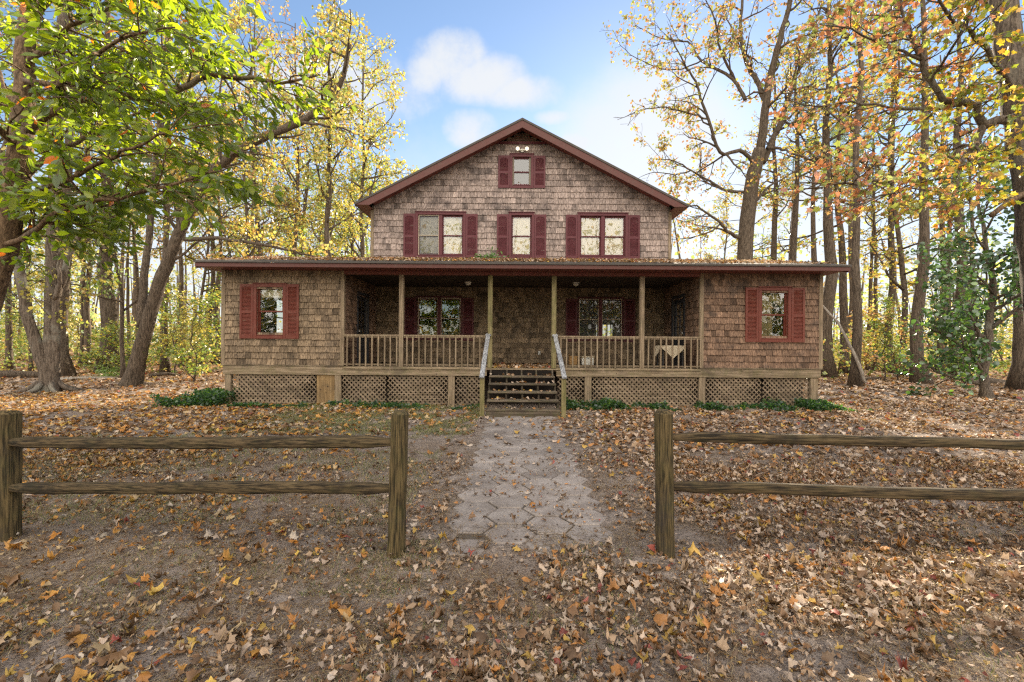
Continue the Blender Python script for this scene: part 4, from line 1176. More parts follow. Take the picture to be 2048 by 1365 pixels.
# ---- several-stemmed tree further left
t = Tree(14)
b0 = at(97, 785, 14.5); b0.z = 0
root = empty('forked_tree', b0, 'grey tree of three stems rising from one flared base at the far left', 'tree')
D = Vector((0, 0, -0.1))
CP = dict(FP); CP.update(start=(0.5, 0.25, 0.2), dens=(0.7, 2.2, 3.6), leaves=22)
for L, r0, r1 in (([(90, 740, 14.4), (72, 690, 14.3), (55, 630, 14.2), (42, 560, 14.1), (35, 520, 14.0), (20, 440, 14.0), (-10, 300, 14.0)], .18, .10),
                  ([(101, 740, 14.5), (103, 690, 14.5), (104, 560, 14.5), (106, 430, 14.5), (112, 300, 14.5), (118, 150, 14.5), (130, -20, 14.5), (150, -200, 14.5)], .225, .10),
                  ([(110, 740, 14.5), (112, 660, 14.4), (113, 600, 14.3), (127, 556, 14.2), (137, 510, 14.1), (160, 470, 14.0), (172, 430, 13.9), (200, 380, 13.8)], .12, .05),
                  ([(112, 600, 14.3), (120, 555, 14.0), (116, 530, 13.9), (120, 500, 13.7)], .06, .03)):
    q, qr = t.limb(([b0 + D] if r0 > .1 else []) + A(L), r0, r1, 12, 4, 0.012, 0.5 if r0 > .22 else 0.35)
    t.grow(q, qr, 0 if r0 > .15 else 1, CP)
for a in range(7):   # root flare
    an = a * 0.9 + 0.3; c_ = Vector((math.cos(an), math.sin(an), 0))
    t.tube([b0 + c_ * 0.2 + Vector((0, 0, .30)), b0 + c_ * 0.45 + Vector((0, 0, .10)), b0 + c_ * 0.8 + Vector((0, 0, 0.0)), b0 + c_ * 1.1 + Vector((0, 0, -.06))], [.10, .08, .05, .02], 6)
t.finish(root, M['bark_grey'], M['leaf'], BROAD, GOLD, 0.11, 0.15, 0.4, 0.08)

# ---- large oak behind the right wing
t = Tree(15)
b0 = gpt(1488, 22.0)
root = empty('oak_tree', b0, 'large forked oak with sparse rust leaves rising behind the right wing', 'tree')
OP = dict(levels=3, dens=(1.5, 2.6, 3.8), start=(0.15, 0.2, 0.2), ang=((35, 75), (30, 70), (25, 70)), up=(0.12, 0.04, 0.0), len=(2.6, 1.3, 0.65), short=(0.45, 0.5, 0.4), wand=0.22,
          trop=(0.03, 0.0, -0.03), rad=(.06, .024, .010), rmin=.006, leaves=26, bare=0.3)
q, qr = t.limb([b0] + A([(1490, 520, 22), (1497, 420, 22), (1508, 345, 22), (1520, 300, 22)]), .36, .29, 12, 4, 0.01, 0.4)
for L, r0, r1 in (([(1519, 305, 22), (1530, 220, 21.7), (1541, 150, 21.4), (1560, 80, 21), (1582, -10, 20.7), (1600, -140, 20.3)], .28, .10),
                  ([(1533, 208, 21.7), (1512, 160, 22), (1495, 127, 22.3), (1480, 68, 22.7), (1484, 0, 23), (1470, -100, 23.4)], .17, .07),
                  ([(1526, 325, 22), (1545, 280, 22.4), (1560, 250, 22.8), (1575, 200, 23.2), (1592, 150, 23.5), (1618, 95, 24), (1640, 20, 24.4)], .20, .07),
                  ([(1508, 325, 22), (1480, 302, 21.6), (1440, 304, 21.1), (1416, 240, 20.8), (1390, 164, 20.5), (1368, 125, 20.2), (1340, 70, 20)], .13, .03),
                  ([(1490, 200, 22), (1464, 157, 22.3), (1403, 123, 22.8), (1375, 85, 23.2), (1320, 76, 23.6), (1270, 50, 24)], .11, .02),
                  ([(1496, 385, 22), (1450, 380, 22.3), (1420, 362, 22.7), (1382, 342, 23), (1348, 322, 23.3), (1300, 318, 23.6)], .11, .02),
                  ([(1486, 478, 22), (1465, 470, 21.8), (1444, 451, 21.5), (1416, 427, 21.2), (1385, 412, 20.9), (1350, 420, 20.6)], .13, .025),
                  ([(1533, 296, 22), (1560, 298, 21.5), (1588, 308, 21), (1656, 332, 20.3), (1712, 360, 19.8)], .10, .02),
                  ([(1505, 410, 22), (1540, 372, 22.6), (1580, 350, 23), (1630, 300, 23.6)], .09, .02),
                  ([(1470, 160, 22.4), (1440, 100, 22), (1430, 40, 21.6), (1400, -20, 21.3)], .09, .025),
                  ([(1416, 240, 20.8), (1370, 225, 20.4), (1320, 215, 20), (1270, 225, 19.7), (1235, 240, 19.5)], .06, .012),
                  ([(1403, 123, 22.8), (1350, 140, 23), (1300, 130, 23.2), (1250, 100, 23.4), (1225, 60, 23.5)], .05, .012),
                  ([(1382, 342, 23), (1350, 350, 22.6), (1310, 345, 22.2), (1275, 358, 22)], .05, .012)):
    q, qr = t.limb(A(L), r0 * .78, r1 * .7, 8, 4, 0.02)
    t.grow(q, qr, 0 if r0 > .1 else 1, OP)
t.finish(root, M['bark'], M['leaf'], BROAD, RUST + [(.30, .30, .07, 3), (.20, .24, .05, 2)], 0.135, 0.3, 0.5, 0.12)
print('oak leaves', len(t.tips))

# ---- prototypes for the woods around the house
def wood_tree(seed, H, r, first, pal, lsz, P, lean=0.0, tmpl=DIAM, bark='bark', fork=False, leafm='leaf', jit=0.14, nb=0.08):
    t = Tree(seed)
    holder = bpy.data.objects.new('proto', None)
    pts = [Vector((lean * (i / 8) ** 1.3 * H + t.rng.gauss(0, .10) * (i > 0), t.rng.gauss(0, .10) * (i > 0), -0.1 + H * i / 8)) for i in range(9)]
    q, qr = t.limb(pts, r, r * 0.16, 9, 2, 0.01, 0.7)
    k = int(len(q) * first)
    t.grow(q[k:], qr[k:], 0, P)
    res = {'seed': seed}
    t.mb.T = None
    pos = np.array([tuple(p) for p in t.tips]); n = len(pos)
    pos = pos + t.nr.normal(size=(n, 3)) * jit
    V, F, C = place_leaves(pos, lsz * t.nr.uniform(0.55, 1.3, n), palette(t.nr, n, pal, 0.3), tmpl, t.nr, nb, 0.4)
    return t.mb, (V, F, C), M[bark], M[leafm], n

TALL = dict(levels=3, dens=(1.9, 1.9, 2.6), start=(0.0, 0.2, 0.2), ang=((50, 85), (30, 70), (25, 70)), up=(0.12, 0.02, 0.0), len=(4.2, 1.9, 1.0), short=(0.55, 0.45, 0.4), wand=0.2,
            trop=(0.05, 0.0, -0.04), rad=(.07, .028, .012), rmin=.008, leaves=34, bare=0.08)
SPARSE = dict(TALL); SPARSE.update(leaves=24.0, bare=0.3, dens=(1.6, 1.8, 2.4))
SLIM = dict(TALL); SLIM.update(len=(2.4, 1.2, 0.8), leaves=40.0, dens=(2.2, 2.0, 2.6))
HIGH = dict(TALL); HIGH.update(len=(3.0, 1.5, 0.9), leaves=26, bare=0.25, dens=(1.5, 1.7, 2.3))
PINEP = dict(TALL); PINEP.update(len=(3.0, 1.4, 0.8), dens=(2.6, 2.2, 2.8), up=(0.0, 0.15, 0.2), leaves=60, wand=0.12)
SAPP = dict(TALL); SAPP.update(len=(1.9, 1.0, 0.6), dens=(3.6, 3.4, 4.5), leaves=34, rad=(.022, .012, .007), rmin=.005)
EVER = dict(TALL); EVER.update(len=(2.6, 1.2, 0.6), dens=(4.0, 3.2, 4.0), leaves=34, short=(0.6, 0.45, 0.4), up=(0.05, 0, 0))
PROTO = {}
def proto(key, *a, **k):
    mb_, leaf, bk, lf, n = wood_tree(*a, **k)
    tr_ = mb_.build('trunk', bk, None, True)
    cr_ = np_mesh('crown', *leaf, lf)
    PROTO[key] = (tr_, cr_)
    print(key, 'leaves', n)
proto('gold', 21, 21, .20, .26, GOLD, 0.165, TALL)
proto('yellow', 22, 20, .19, .30, YELLOW, 0.165, TALL, lean=.04)
proto('rust', 23, 20, .20, .32, RUST, 0.165, SPARSE)
proto('lime', 24, 18, .17, .30, LIME, 0.155, TALL, lean=-.03)
proto('slim', 25, 17, .11, .28, YELLOW, 0.145, SLIM, lean=.03)
proto('slimlime', 26, 15, .10, .22, LIME, 0.145, SLIM, lean=-.05)
proto('pine', 27, 25, .30, .55, PINE, .34, PINEP, tmpl=NEEDLE, nb=0.0)
proto('highgold', 41, 22, .30, .55, GOLD, .16, HIGH, lean=.01)
proto('highlime', 42, 21, .26, .50, LIME, .16, HIGH, lean=-.015)
proto('highrust', 43, 22, .32, .52, RUST + LIME, .16, HIGH, lean=.015)
proto('highslim', 44, 18, .15, .45, YELLOW, .15, HIGH, lean=.02)
proto('sapling', 28, 5.0, .045, .12, GOLD, .13, SAPP)
proto('saplime', 29, 4.2, .04, .10, LIME, .13, SAPP)
proto('saprust', 30, 4.6, .04, .12, RUST, .13, SAPP)
proto('holly', 31, 8.0, .14, .08, DARKG, .14, EVER, tmpl=BROAD, bark='bark_grey', leafm='leaf_holly')
used = set()
def plant(key, name, loc, label, cat='tree', group=None, s=(1, 1), rz=0.0, lean=(0, 0), ts=1.0):
    r_ = empty(name, loc, label, cat, group)
    r_.rotation_euler = (lean[1], lean[0], rz)
    for src in PROTO[key]:
        if (key, src.name) not in used:
            o = src; used.add((key, src.name))
        else:
            o = src.copy(); COL.objects.link(o)
        o.parent = r_; k_ = s[0] * (ts if src.name.startswith('trunk') else 1); o.scale = (k_, k_, s[1])
    return r_

rt = random.Random(77)
def tree_at(key, x, d, label, s=(1, 1), group=None, lean=(0, 0), name='tree', cat='tree', rz=None, ts=1.0):
    return plant(key, name, gpt(x, d), label, cat, group, s, rt.uniform(0, 6.28) if rz is None else rz, lean, ts)

# left woods, told apart
tree_at('highrust', 215, 24.0, 'straight thick grey trunk between the three stemmed tree and the leaning tree', (1.25, 1.0), name='straight_tree')
tree_at('highgold', 128, 21.0, 'dark straight trunk half hidden behind the three stemmed tree', (0.9, 1.0), name='straight_tree')
tree_at('gold', 175, 30.0, 'yellow leaved tree standing well back between two grey trunks on the left', (1.0, 0.9), name='yellow_tree')
tree_at('highslim', 331, 24.0, 'slim dark trunk standing just right of the leaning tree base', (1.15, 1.0), name='slim_tree')
tree_at('slimlime', 247, 20.0, 'thin wavy stem close beside the leaning trunk on its left', (0.9, 1.0), name='slim_tree', lean=(-.03, 0))
tree_at('highslim', 365, 30.0, 'thin trunk in the woods left of the sapling by the left wing', (1.2, 1.0), name='slim_tree')
tree_at('slimlime', 402, 27.0, 'slender trunk nearest the left end of the house', (1.0, 1.1), name='slim_tree')
tree_at('highslim', 20, 26.0, 'slim leafy tree at the extreme left edge of the woods', (1.1, 1.0), name='slim_tree')
tree_at('slimlime', 62, 24.0, 'short reddish stem left of the three stemmed tree', (0.9, .7), name='slim_tree')
tree_at('lime', -60, 19.0, 'leafy green yellow tree just outside the left woods edge', (1.0, 1.0), name='leafy_tree')
# tall crowns behind the left half of the house
tree_at('yellow', 520, 27.0, 'tall yellow tree rising behind the middle of the left wing roof', (1.0, 1.05), name='yellow_tree')
tree_at('gold', 655, 26.0, 'tall golden tree rising behind the right part of the left wing roof', (1.0, 1.0), name='golden_tree')
tree_at('gold', 722, 30.0, 'golden crowned tree touching the left eave of the gable', (1.0, 1.05), name='golden_tree')
tree_at('rust', 590, 33.0, 'sparse orange crowned tree behind the left wing, top out of sight', (1.1, 1.25), name='sparse_tree')
tree_at('slim', 480, 23.0, 'slim straight trunk above the left end of the porch roof', (1.1, 1.15), name='slim_tree')
tree_at('lime', 700, 36.0, 'distant green yellow tree behind the left eave of the gable', (1.1, 1.1), name='leafy_tree')
tree_at('yellow', 430, 34.0, 'distant yellow tree above the left corner of the roof', (1.1, 1.1), name='yellow_tree')
tree_at('rust', 330, 30.0, 'sparse tall tree behind the upper part of the leaning trunk', (1.0, 1.2), name='sparse_tree')
# right woods, told apart
tree_at('highrust', 1655, 24.0, 'thick pale trunk just beyond the right corner of the house', (1.05, 1.0), name='straight_tree')
tree_at('highslim', 1690, 27.0, 'trunk between the pale thick trunk and the thin dark trunk at right', (1.7, 1.1), name='straight_tree')
tree_at('highslim', 1709, 18.5, 'thin dark trunk nearest the right end of the house', (1.2, 1.15), name='slim_tree', lean=(0.0, 0))
tree_at('highslim', 1737, 32.0, 'left one of two thin trunks right of the leaning pale pole', (0.95, 1.0), name='slim_tree')
tree_at('highslim', 1752, 31.0, 'right one of two thin trunks right of the leaning pale pole', (0.95, 1.0), name='slim_tree')
tree_at('highlime', 1778, 29.0, 'dark upright trunk behind the reddish leaning trunk on the right', (0.95, 1.1), name='straight_tree')
tree_at('slim', 1806, 25.0, 'reddish trunk leaning left in the right woods', (1.55, 1.1), name='leaning_tree', lean=(-.10, 0), rz=0.4)
tree_at('highgold', 1842, 20.5, 'straight grey trunk standing forward in the right woods clearing', (0.85, 1.0), name='straight_tree')
tree_at('highlime', 1884, 30.0, 'dark trunk right of the straight grey clearing trunk', (0.9, 1.0), name='straight_tree')
tree_at('highrust', 1918, 25.0, 'stout trunk behind the dark green holly', (1.0, 1.0), name='straight_tree')
tree_at('highslim', 1943, 27.0, 'thin trunk right beside the stout trunk behind the holly', (1.0, 1.0), name='slim_tree')
tree_at('highlime', 2040, 17.5, 'reddish brown trunk at the right edge beyond the holly', (1.05, 1.0), name='leafy_tree')
tree_at('highrust', 1545, 28.0, 'orange leaved tree just right of the forked oak', (0.8, 0.85), name='sparse_tree')
tree_at('highgold', 1584, 27.0, 'yellow leaved tree behind the right end of the right wing roof', (0.9, 0.9), name='yellow_tree')
tree_at('highslim', 1478, 30.0, 'slim trunk close left of the forked oak', (1.2, .75), name='slim_tree')
tree_at('slim', 1361, 34.0, 'broken dead looking stem just right of the gable wall', (1.2, .45), name='slim_tree')
tree_at('pine', 1625, 38.0, 'dark needled pine far behind the right wing', (1.0, 1.0), name='pine_tree', cat='pine')
tree_at('pine', 1700, 44.0, 'tall distant pine above the right corner of the roof', (1.1, 1.0), name='pine_tree', cat='pine')
tree_at('holly', 1975, 14.5, 'dense dark green holly at the right edge of the yard', (1.0, 0.95), name='holly_tree', cat='holly')
tree_at('holly', 1905, 23.0, 'smaller dark evergreen deeper in the right woods', (0.8, 0.8), name='holly_tree', cat='holly')
# saplings told apart
tree_at('saplime', 388, 18.5, 'green and yellow sapling beside the left wing corner', (1.0, 0.8), name='sapling', cat='sapling')
tree_at('sapling', 352, 22.0, 'golden sapling behind the leaning trunk base', (1.0, 0.8), name='sapling', cat='sapling')
tree_at('saprust', 1765, 22.0, 'orange sapling around the foot of the reddish leaning trunk', (1.0, .75), name='sapling', cat='sapling')
# woods further back: one kind, nothing tells them apart
k = 0
for side, x0, x1 in ((-1, -250, 740), (1, 1420, 2350)):
    for j in range(24 if side < 0 else 17):
        x = rt.uniform(x0, x1); d = rt.uniform(30, 62)
        if side < 0 and x > 560 and d < 34: d += 12
        if side > 0 and x < 1640 and d < 46: x += 260
        key = rt.choice(['yellow', 'highgold', 'lime', 'slim', 'highlime', 'highrust', 'highslim', 'highslim', 'slimlime'])
        tree_at(key, x, d, 'autumn tree standing deep in the woods %s of the house' % ('left' if side < 0 else 'right'), (rt.uniform(.8, 1.1), rt.uniform(.7, 1.05)),
                'woods %s of the house' % ('left' if side < 0 else 'right'), (rt.gauss(0, .03), rt.gauss(0, .03)), 'woodland_tree')
    for j in range(20):
        x = rt.uniform(x0, min(x1, 440) if side < 0 else x1); d = rt.uniform(21, 46)
        if side > 0 and x < 1660: x = rt.uniform(1670, 2300)
        tree_at(rt.choice(['sapling', 'saplime', 'saplime', 'sapling', 'saplime']), x, d, 'bushy sapling of the undergrowth %s of the house' % ('left' if side < 0 else 'right'), (rt.uniform(.7, 1.2), rt.uniform(.4, 1.0)),
                'undergrowth %s of the house' % ('left' if side < 0 else 'right'), (0, 0), 'sapling', 'sapling')

# ---- far woods that read as one mass
rngw = np.random.default_rng(5)
mbw = MB(); rw = random.Random(6)
for k in range(240):
    a = rw.uniform(-1.25, 1.25); d = rw.uniform(60, 120)
    if -0.05 < a < 0.30 and d < 90: continue
    x = a * d; H = rw.uniform(12, 22); r = rw.uniform(.12, .32)
    mbw.tube([(x, d, -.2), (x + rw.gauss(0, .4), d, H * .5), (x + rw.gauss(0, .9), d, H)], [r, r * .7, r * .15], 5, None, 0, None, 1, False)
fw = mbw.build('far_woods', M['bark'], None, True)
tag(fw, 'mass of thin trunks in the distant woods all round the house', 'woods', kind='stuff')
n = 60000
a = rngw.uniform(-1.3, 1.3, n); d = rngw.uniform(48, 120, n); x = a * d
hgt = rngw.beta(1.1, 1.9, n) * 20
den = vnoise(x * .16, hgt * .28, 3) * vnoise(d * .1, hgt * .2 + x * .1, 9)
mid = (a > -0.16) & (a < 0.24)
keep = (den > 0.235) & (~mid | (hgt < 7))
pos = np.stack([x, d, hgt], -1)[keep]
colr = palette(rngw, len(pos), [(.54, .48, .14, 4), (.42, .44, .12, 4), (.28, .36, .10, 5), (.46, .32, .12, 2)], .3)
V, F, C = place_leaves(pos, rngw.uniform(.30, .75, len(pos)), colr, DIAM, rngw, 0.2, 0.3)
o = np_mesh('far_foliage', V, F, C, M['leaf'])
tag(o, 'blurred yellow and green foliage of the distant woods', 'foliage', kind='stuff')
# undergrowth: low leafy stems between the trunks
n = 26000
x = np.concatenate([rngw.uniform(-34, -9, n // 2), rngw.uniform(10.5, 38, n // 2)]); y = rngw.uniform(22, 50, n)
hgt = rngw.beta(1.0, 2.2, n) * 3.0
keep = vnoise(x * .5, y * .5, 4) > 0.45 + 0.1 * hgt / 3
pos = np.stack([x, y, hgt], -1)[keep]
colr = palette(rngw, len(pos), [(.42, .36, .08, 3), (.28, .32, .07, 4), (.14, .20, .05, 4), (.38, .22, .07, 2)], .3)
V, F, C = place_leaves(pos, rngw.uniform(.12, .24, len(pos)), colr, DIAM, rngw, 0.4, 0.3)
o = np_mesh('undergrowth', V, F, C, M['leaf'])
tag(o, 'low tangle of yellow green undergrowth on the woodland floor', 'undergrowth', kind='stuff')

# ---- woods on the south side, which the windows look out on
mbs = MB(); rs = random.Random(61)
for k in range(46):
    x, y, H, r = rs.uniform(-45, 45), rs.uniform(-50, -16), rs.uniform(13, 20), rs.uniform(.10, .26)
    mbs.tube([(x, y, -.2), (x + rs.gauss(0, .5), y, H * .5), (x + rs.gauss(0, 1), y, H)], [r, r * .7, r * .15], 6, None, 0, None, 1, False)
tag(mbs.build('south_woods', M['bark'], None, True), 'mass of trunks in the woods behind the viewpoint, mirrored in the panes', 'woods', kind='stuff')
n = 30000
x = rngw.uniform(-48, 48, n); y = rngw.uniform(-52, -15, n); hgt = rngw.beta(1.5, 1.5, n) * 19
keep = (vnoise(x * .3, hgt * .4, 13) * .6 + vnoise(y * .3, hgt * .3 + x * .2, 19) * .4) > 0.5
pos = np.stack([x, y, hgt], -1)[keep]
colr = palette(rngw, len(pos), [(.50, .38, .05, 3), (.30, .32, .06, 3), (.14, .20, .04, 3), (.45, .22, .05, 2)], .3)
V, F, C = place_leaves(pos, rngw.uniform(.25, .6, len(pos)), colr, DIAM, rngw, 0.2, 0.3)
n = 26000
x2 = rngw.uniform(-48, 48, n); y2 = rngw.uniform(-52, -18, n); h2 = rngw.beta(1.1, 1.6, n) * 10
k2 = vnoise(x2 * .25, h2 * .3, 23) > 0.3
p2_ = np.stack([x2, y2, h2], -1)[k2]
V2, F2, C2 = place_leaves(p2_, rngw.uniform(.3, .7, len(p2_)), palette(rngw, len(p2_), [(.06, .09, .03, 4), (.12, .15, .04, 3), (.35, .26, .05, 2), (.04, .06, .02, 3)], .3), DIAM, rngw, 0.2, 0.3)
F = np.concatenate([F, F2 + len(V)]); V = np.concatenate([V, V2]); C = np.concatenate([C, C2])
tag(np_mesh('south_foliage', V, F, C, M['leaf']), 'yellow and green foliage of the woods behind the viewpoint, mirrored in the panes', 'foliage', kind='stuff')

# ---- fallen wood
def log(pts, r0, r1, label, mat_='bark', name='fallen_log', cat='log'):
    q = MB(); t_ = Tree(len(pts)); P = t_.refine(pts, 4, 0.01)
    q.tube(P, [r0 + (r1 - r0) * i / (len(P) - 1) for i in range(len(P))], 8, random.Random(3), .07)
    return tag(q.build(name, M[mat_], None, True), label, cat)
z0 = lambda x, d, h=0.08: gpt(x, d) + Vector((0, 0, h))
log([z0(-40, 20, .15), z0(40, 20.3, .15), z0(130, 21, .10)], .20, .13, 'dark fallen log lying on the leaves at the far left')
log([z0(120, 19, .06), z0(180, 19.5, .1), z0(236, 20, .06)], .09, .06, 'pale fallen log between the three stemmed and leaning trees', 'dead')
log([z0(300, 21, .1), z0(335, 21, .2), z0(360, 21.5, .1)], .09, .05, 'short dark log on the ground left of the house')
log([z0(1935, 20, .12), z0(1970, 20.3, .18), z0(2010, 20.5, .1)], .20, .12, 'dark brushy log at the right edge of the clearing')
log([z0(1722, 22, .1), z0(1760, 22.5, .1)], .12, .08, 'brown log at the foot of the thin trunks on the right')
log([at(1731, 767, 18.0), at(1712, 715, 18.3), at(1690, 672, 18.7), at(1668, 636, 19.2), at(1640, 608, 19.8)], .065, .04, 'pale broken pole leaning toward the right corner of the house', 'dead', 'leaning_pole', 'dead branch')
# small green tuft at the foot of the straight trunk
rngt = np.random.default_rng(8)
c0 = gpt(219, 20.5); n = 420
pos = np.array(c0) + np.stack([rngt.normal(0, .32, n), rngt.normal(0, .2, n), np.abs(rngt.normal(.25, .2, n))], -1)
V, F, C = place_leaves(pos, rngt.uniform(.15, .3, n), palette(rngt, n, [(.14, .24, .04, 2), (.22, .32, .06, 2)]), NEEDLE, rngt, 0.1, -0.4)
tag(np_mesh('green_shrub', V, F, C, M['leaf']), 'small feathery green shrub at the foot of the straight grey trunk', 'shrub')
# ------------------------------------------------------------------ leaf litter, grass, ivy
LIT = [(.38, .255, .155, 5), (.47, .355, .265, 5), (.21, .115, .055, 5), (.42, .19, .055, 2.6), (.46, .29, .07, 1.2), (.27, .07, .05, .5), (.48, .39, .31, 1.0), (.13, .078, .042, 4)]
def lobed(k, pts):
    """leaf with a centre vertex and lobed outline, as triangles"""
    P = [(0, .45, 0)] + [(p[0], p[1], 0) for p in pts]
    n = len(pts)
    return np.array(P, float), np.array([(0, 1 + i, 1 + (i + 1) % n) for i in range(n)])
LITW = [(.44, .22, .05, 4), (.40, .17, .035, 3), (.20, .11, .05, 4), (.42, .30, .16, 3), (.50, .33, .07, 1), (.13, .075, .04, 3), (.46, .38, .30, 1)]
L_MAPLE = lobed(0, [(0, -.12), (.10, .08), (.42, .02), (.34, .22), (.52, .46), (.37, .53), (.30, .70), (0, 1.0), (-.30, .70), (-.37, .53), (-.52, .46), (-.34, .22), (-.42, .02), (-.10, .08)])
L_OVAL = lobed(0, [(0, -.1), (.16, .14), (.26, .4), (.22, .7), (0, 1.0), (-.22, .7), (-.26, .4), (-.16, .14)])
L_SWEET = lobed(0, [(0, -.15), (.10, .15), (.50, .10), (.34, .38), (.50, .64), (.26, .68), (0, 1.0), (-.26, .68), (-.50, .64), (-.34, .38), (-.50, .10), (-.10, .15)])
L_MID = lobed(0, [(0, -.1), (.42, .05), (.40, .45), (0, 1.0), (-.40, .45), (-.42, .05)])

def litter(pos, size, cols, tmpl, rng, flat=0.35, curl=0.5):
    n = len(pos); T, F = tmpl; k = len(T)
    th = rng.uniform(0, 2 * np.pi, n)
    nr = rng.normal(size=(n, 3)) * flat; nr[:, 2] = 1; nr /= np.linalg.norm(nr, axis=1, keepdims=True)
    f = np.stack([np.cos(th), np.sin(th), np.zeros(n)], -1); f -= nr * (f * nr).sum(1, keepdims=True); f /= np.linalg.norm(f, axis=1, keepdims=True)
    s_ = np.cross(f, nr)
    ax_ = rng.uniform(.62, 1.12, (n, 1))
    x = T[None, :, 0] * ax_ + rng.normal(0, .045, (n, k)); y = (T[None, :, 1] - .45) + rng.normal(0, .045, (n, k))
    cx, cy = rng.normal(0, curl, n) + curl * .5, rng.normal(0, curl, n)
    tw = rng.normal(0, curl, n)
    z = cx[:, None] * x ** 2 * 1.6 + cy[:, None] * y ** 2 + tw[:, None] * x * y + rng.normal(0, .045, (n, k))
    V = pos[:, None, :] + size[:, None, None] * (x[:, :, None] * s_[:, None, :] + y[:, :, None] * f[:, None, :] + z[:, :, None] * nr[:, None, :])
    lift = np.minimum(V[:, :, 2].min(1) - pos[:, 2], 0)
    V[:, :, 2] -= lift[:, None] * 0.85
    FF = (F[None] + (np.arange(n) * k)[:, None, None]).reshape(-1, F.shape[1])
    cc = np.repeat(cols, k, 0) * (1 + rng.normal(0, .10, (n * k, 1)))
    return V.reshape(-1, 3), FF, np.clip(cc, 0.01, 1)

def density(x, y):
    cl = vnoise(x * 1.3, y * 1.3, 21) * 0.5 + vnoise(x * 4.1, y * 4.1, 22) * 0.5
    cl2 = vnoise(x * .45, y * .45, 25)
    right = np.clip((x - 1.0) / 1.0, 0, 1)
    d = 0.25 + 0.75 * right
    left = np.clip((-x - 2.2) / 3.0, 0, 1)
    d = np.where(x < -0.7, 0.22 + 0.55 * left * np.clip((y - 4) / 4, 0.25, 1), d)
    d = np.where((x > 0.9) & (x < 1.8), 0.25 + 0.35 * np.clip((x - .9) / .9, 0, 1), d)
    fg = np.clip((3.9 - y) / 0.9, 0, 1)
    d = d * (1 - fg) + fg * np.where(x > 0.2, 0.85, 0.42 + 0.45 * np.clip((2.9 - y) / .6, 0, 1) * np.clip((x + 2.2) / 2, .5, 1))
    pth = (np.abs(x - 0.17) < 0.78) & (y > 3.55) & (y < 10.2)
    d = np.where(pth, 0.085 + 0.06 * fg, d)
    d = np.where(y > 13, 0.95, d)
    return np.clip(d * (0.12 + 2.1 * np.clip(cl - .22, 0, 1)) * (0.75 + 0.5 * cl2), 0, 1)

def scatter(rng, n, x0, x1, y0, y1, fan=None, dmul=1.0):
    x = rng.uniform(x0, x1, n); y = rng.uniform(y0, y1, n)
    k = rng.random(n) < density(x, y) * dmul
    k &= ~((x > -7.6) & (x < 8.1) & (y > 11.95) & (y < 22.5))
    k &= ~((x > -0.62) & (x < 1.13) & (y > 10.02) & (y < 12))
    if fan: k &= np.abs(x) < fan * y + 1.0
    x, y = x[k], y[k]
    z = ground_z(x, y) + 0.004
    pth = (np.abs(x - 0.17) < 0.8) & (y > 3.8) & (y < 10.2)
    z = np.where(pth, np.maximum(z, 0.016), z) + rng.uniform(0, 0.012, len(x))
    return np.stack([x, y, z], -1)

lr = np.random.default_rng(31)
def add_litter(parts, pos, size, tmpl, flat, curl, cmul=1.0):
    if len(pos):
        c = palette(lr, len(pos), LIT, .25); w = palette(lr, len(pos), LITW, .25)
        west = np.clip((-pos[:, 0] - .5) / 2.5, 0, .75) * (pos[:, 1] < 14) * (pos[:, 2] < .5)       # more orange leaves on the western side of the yard
        c = np.where((lr.random(len(pos)) < west)[:, None], w, c)
        parts.append(litter(pos, size, c * cmul, tmpl, lr, flat, curl))
def merge(name, parts, mat_, parent=None):
    V = np.concatenate([p[0] for p in parts]); C = np.concatenate([p[2] for p in parts])
    o = 0; F = []
    for p in parts: F.append(p[1] + o); o += len(p[0])
    return np_mesh(name, V, np.concatenate(F), C, mat_, parent)
parts = []
for tm, n, s0, s1 in ((L_MAPLE, 13000, .022, .085), (L_SWEET, 9000, .02, .07), (L_OVAL, 14000, .02, .075)):
    p = scatter(lr, int(n * 1.42), -9.4, 9.6, 1.4, 6.6, 1.25); add_litter(parts, p, lr.uniform(s0, s1, len(p)) * lr.choice([.7, 1, 1.1], len(p)), tm, .36, .95)
# small curled brown leaves matted between the big ones
p = scatter(lr, 60000, -9.4, 9.6, 1.4, 6.6, 1.25); add_litter(parts, p, lr.uniform(.018, .052, len(p)), L_SWEET, .42, 1.1, .8)
# crumbs of broken leaf
p = scatter(lr, 212000, -9.4, 9.6, 1.4, 6.6, 1.25); add_litter(parts, p, lr.uniform(.006, .030, len(p)), L_MID, .5, .6, .85)
tag(merge('leaf_litter', parts, M['litter']), 'tan, brown and orange leaves scattered over the foreground and around the fence', 'fallen leaves', kind='stuff')
parts = []
p = scatter(lr, 33000, -18, 18, 6.6, 13.5, 1.35); add_litter(parts, p, lr.uniform(.05, .115, len(p)), L_MAPLE, .35, .5)
p = scatter(lr, 54000, -18, 18, 6.6, 13.5, 1.35); add_litter(parts, p, lr.uniform(.03, .10, len(p)), L_MID, .4, .5)
p = scatter(lr, 52000, -30, 30, 13.5, 26, 1.25); add_litter(parts, p, lr.uniform(.07, .17, len(p)), L_MID, .35, .4)
p = scatter(lr, 30000, -60, 60, 26, 60, 1.25); add_litter(parts, p, lr.uniform(.14, .32, len(p)), L_MID, .3, .4)
tag(merge('leaf_litter', parts, M['litter']), 'carpet of brown and orange leaves over the yard and woodland floor', 'fallen leaves', kind='stuff')
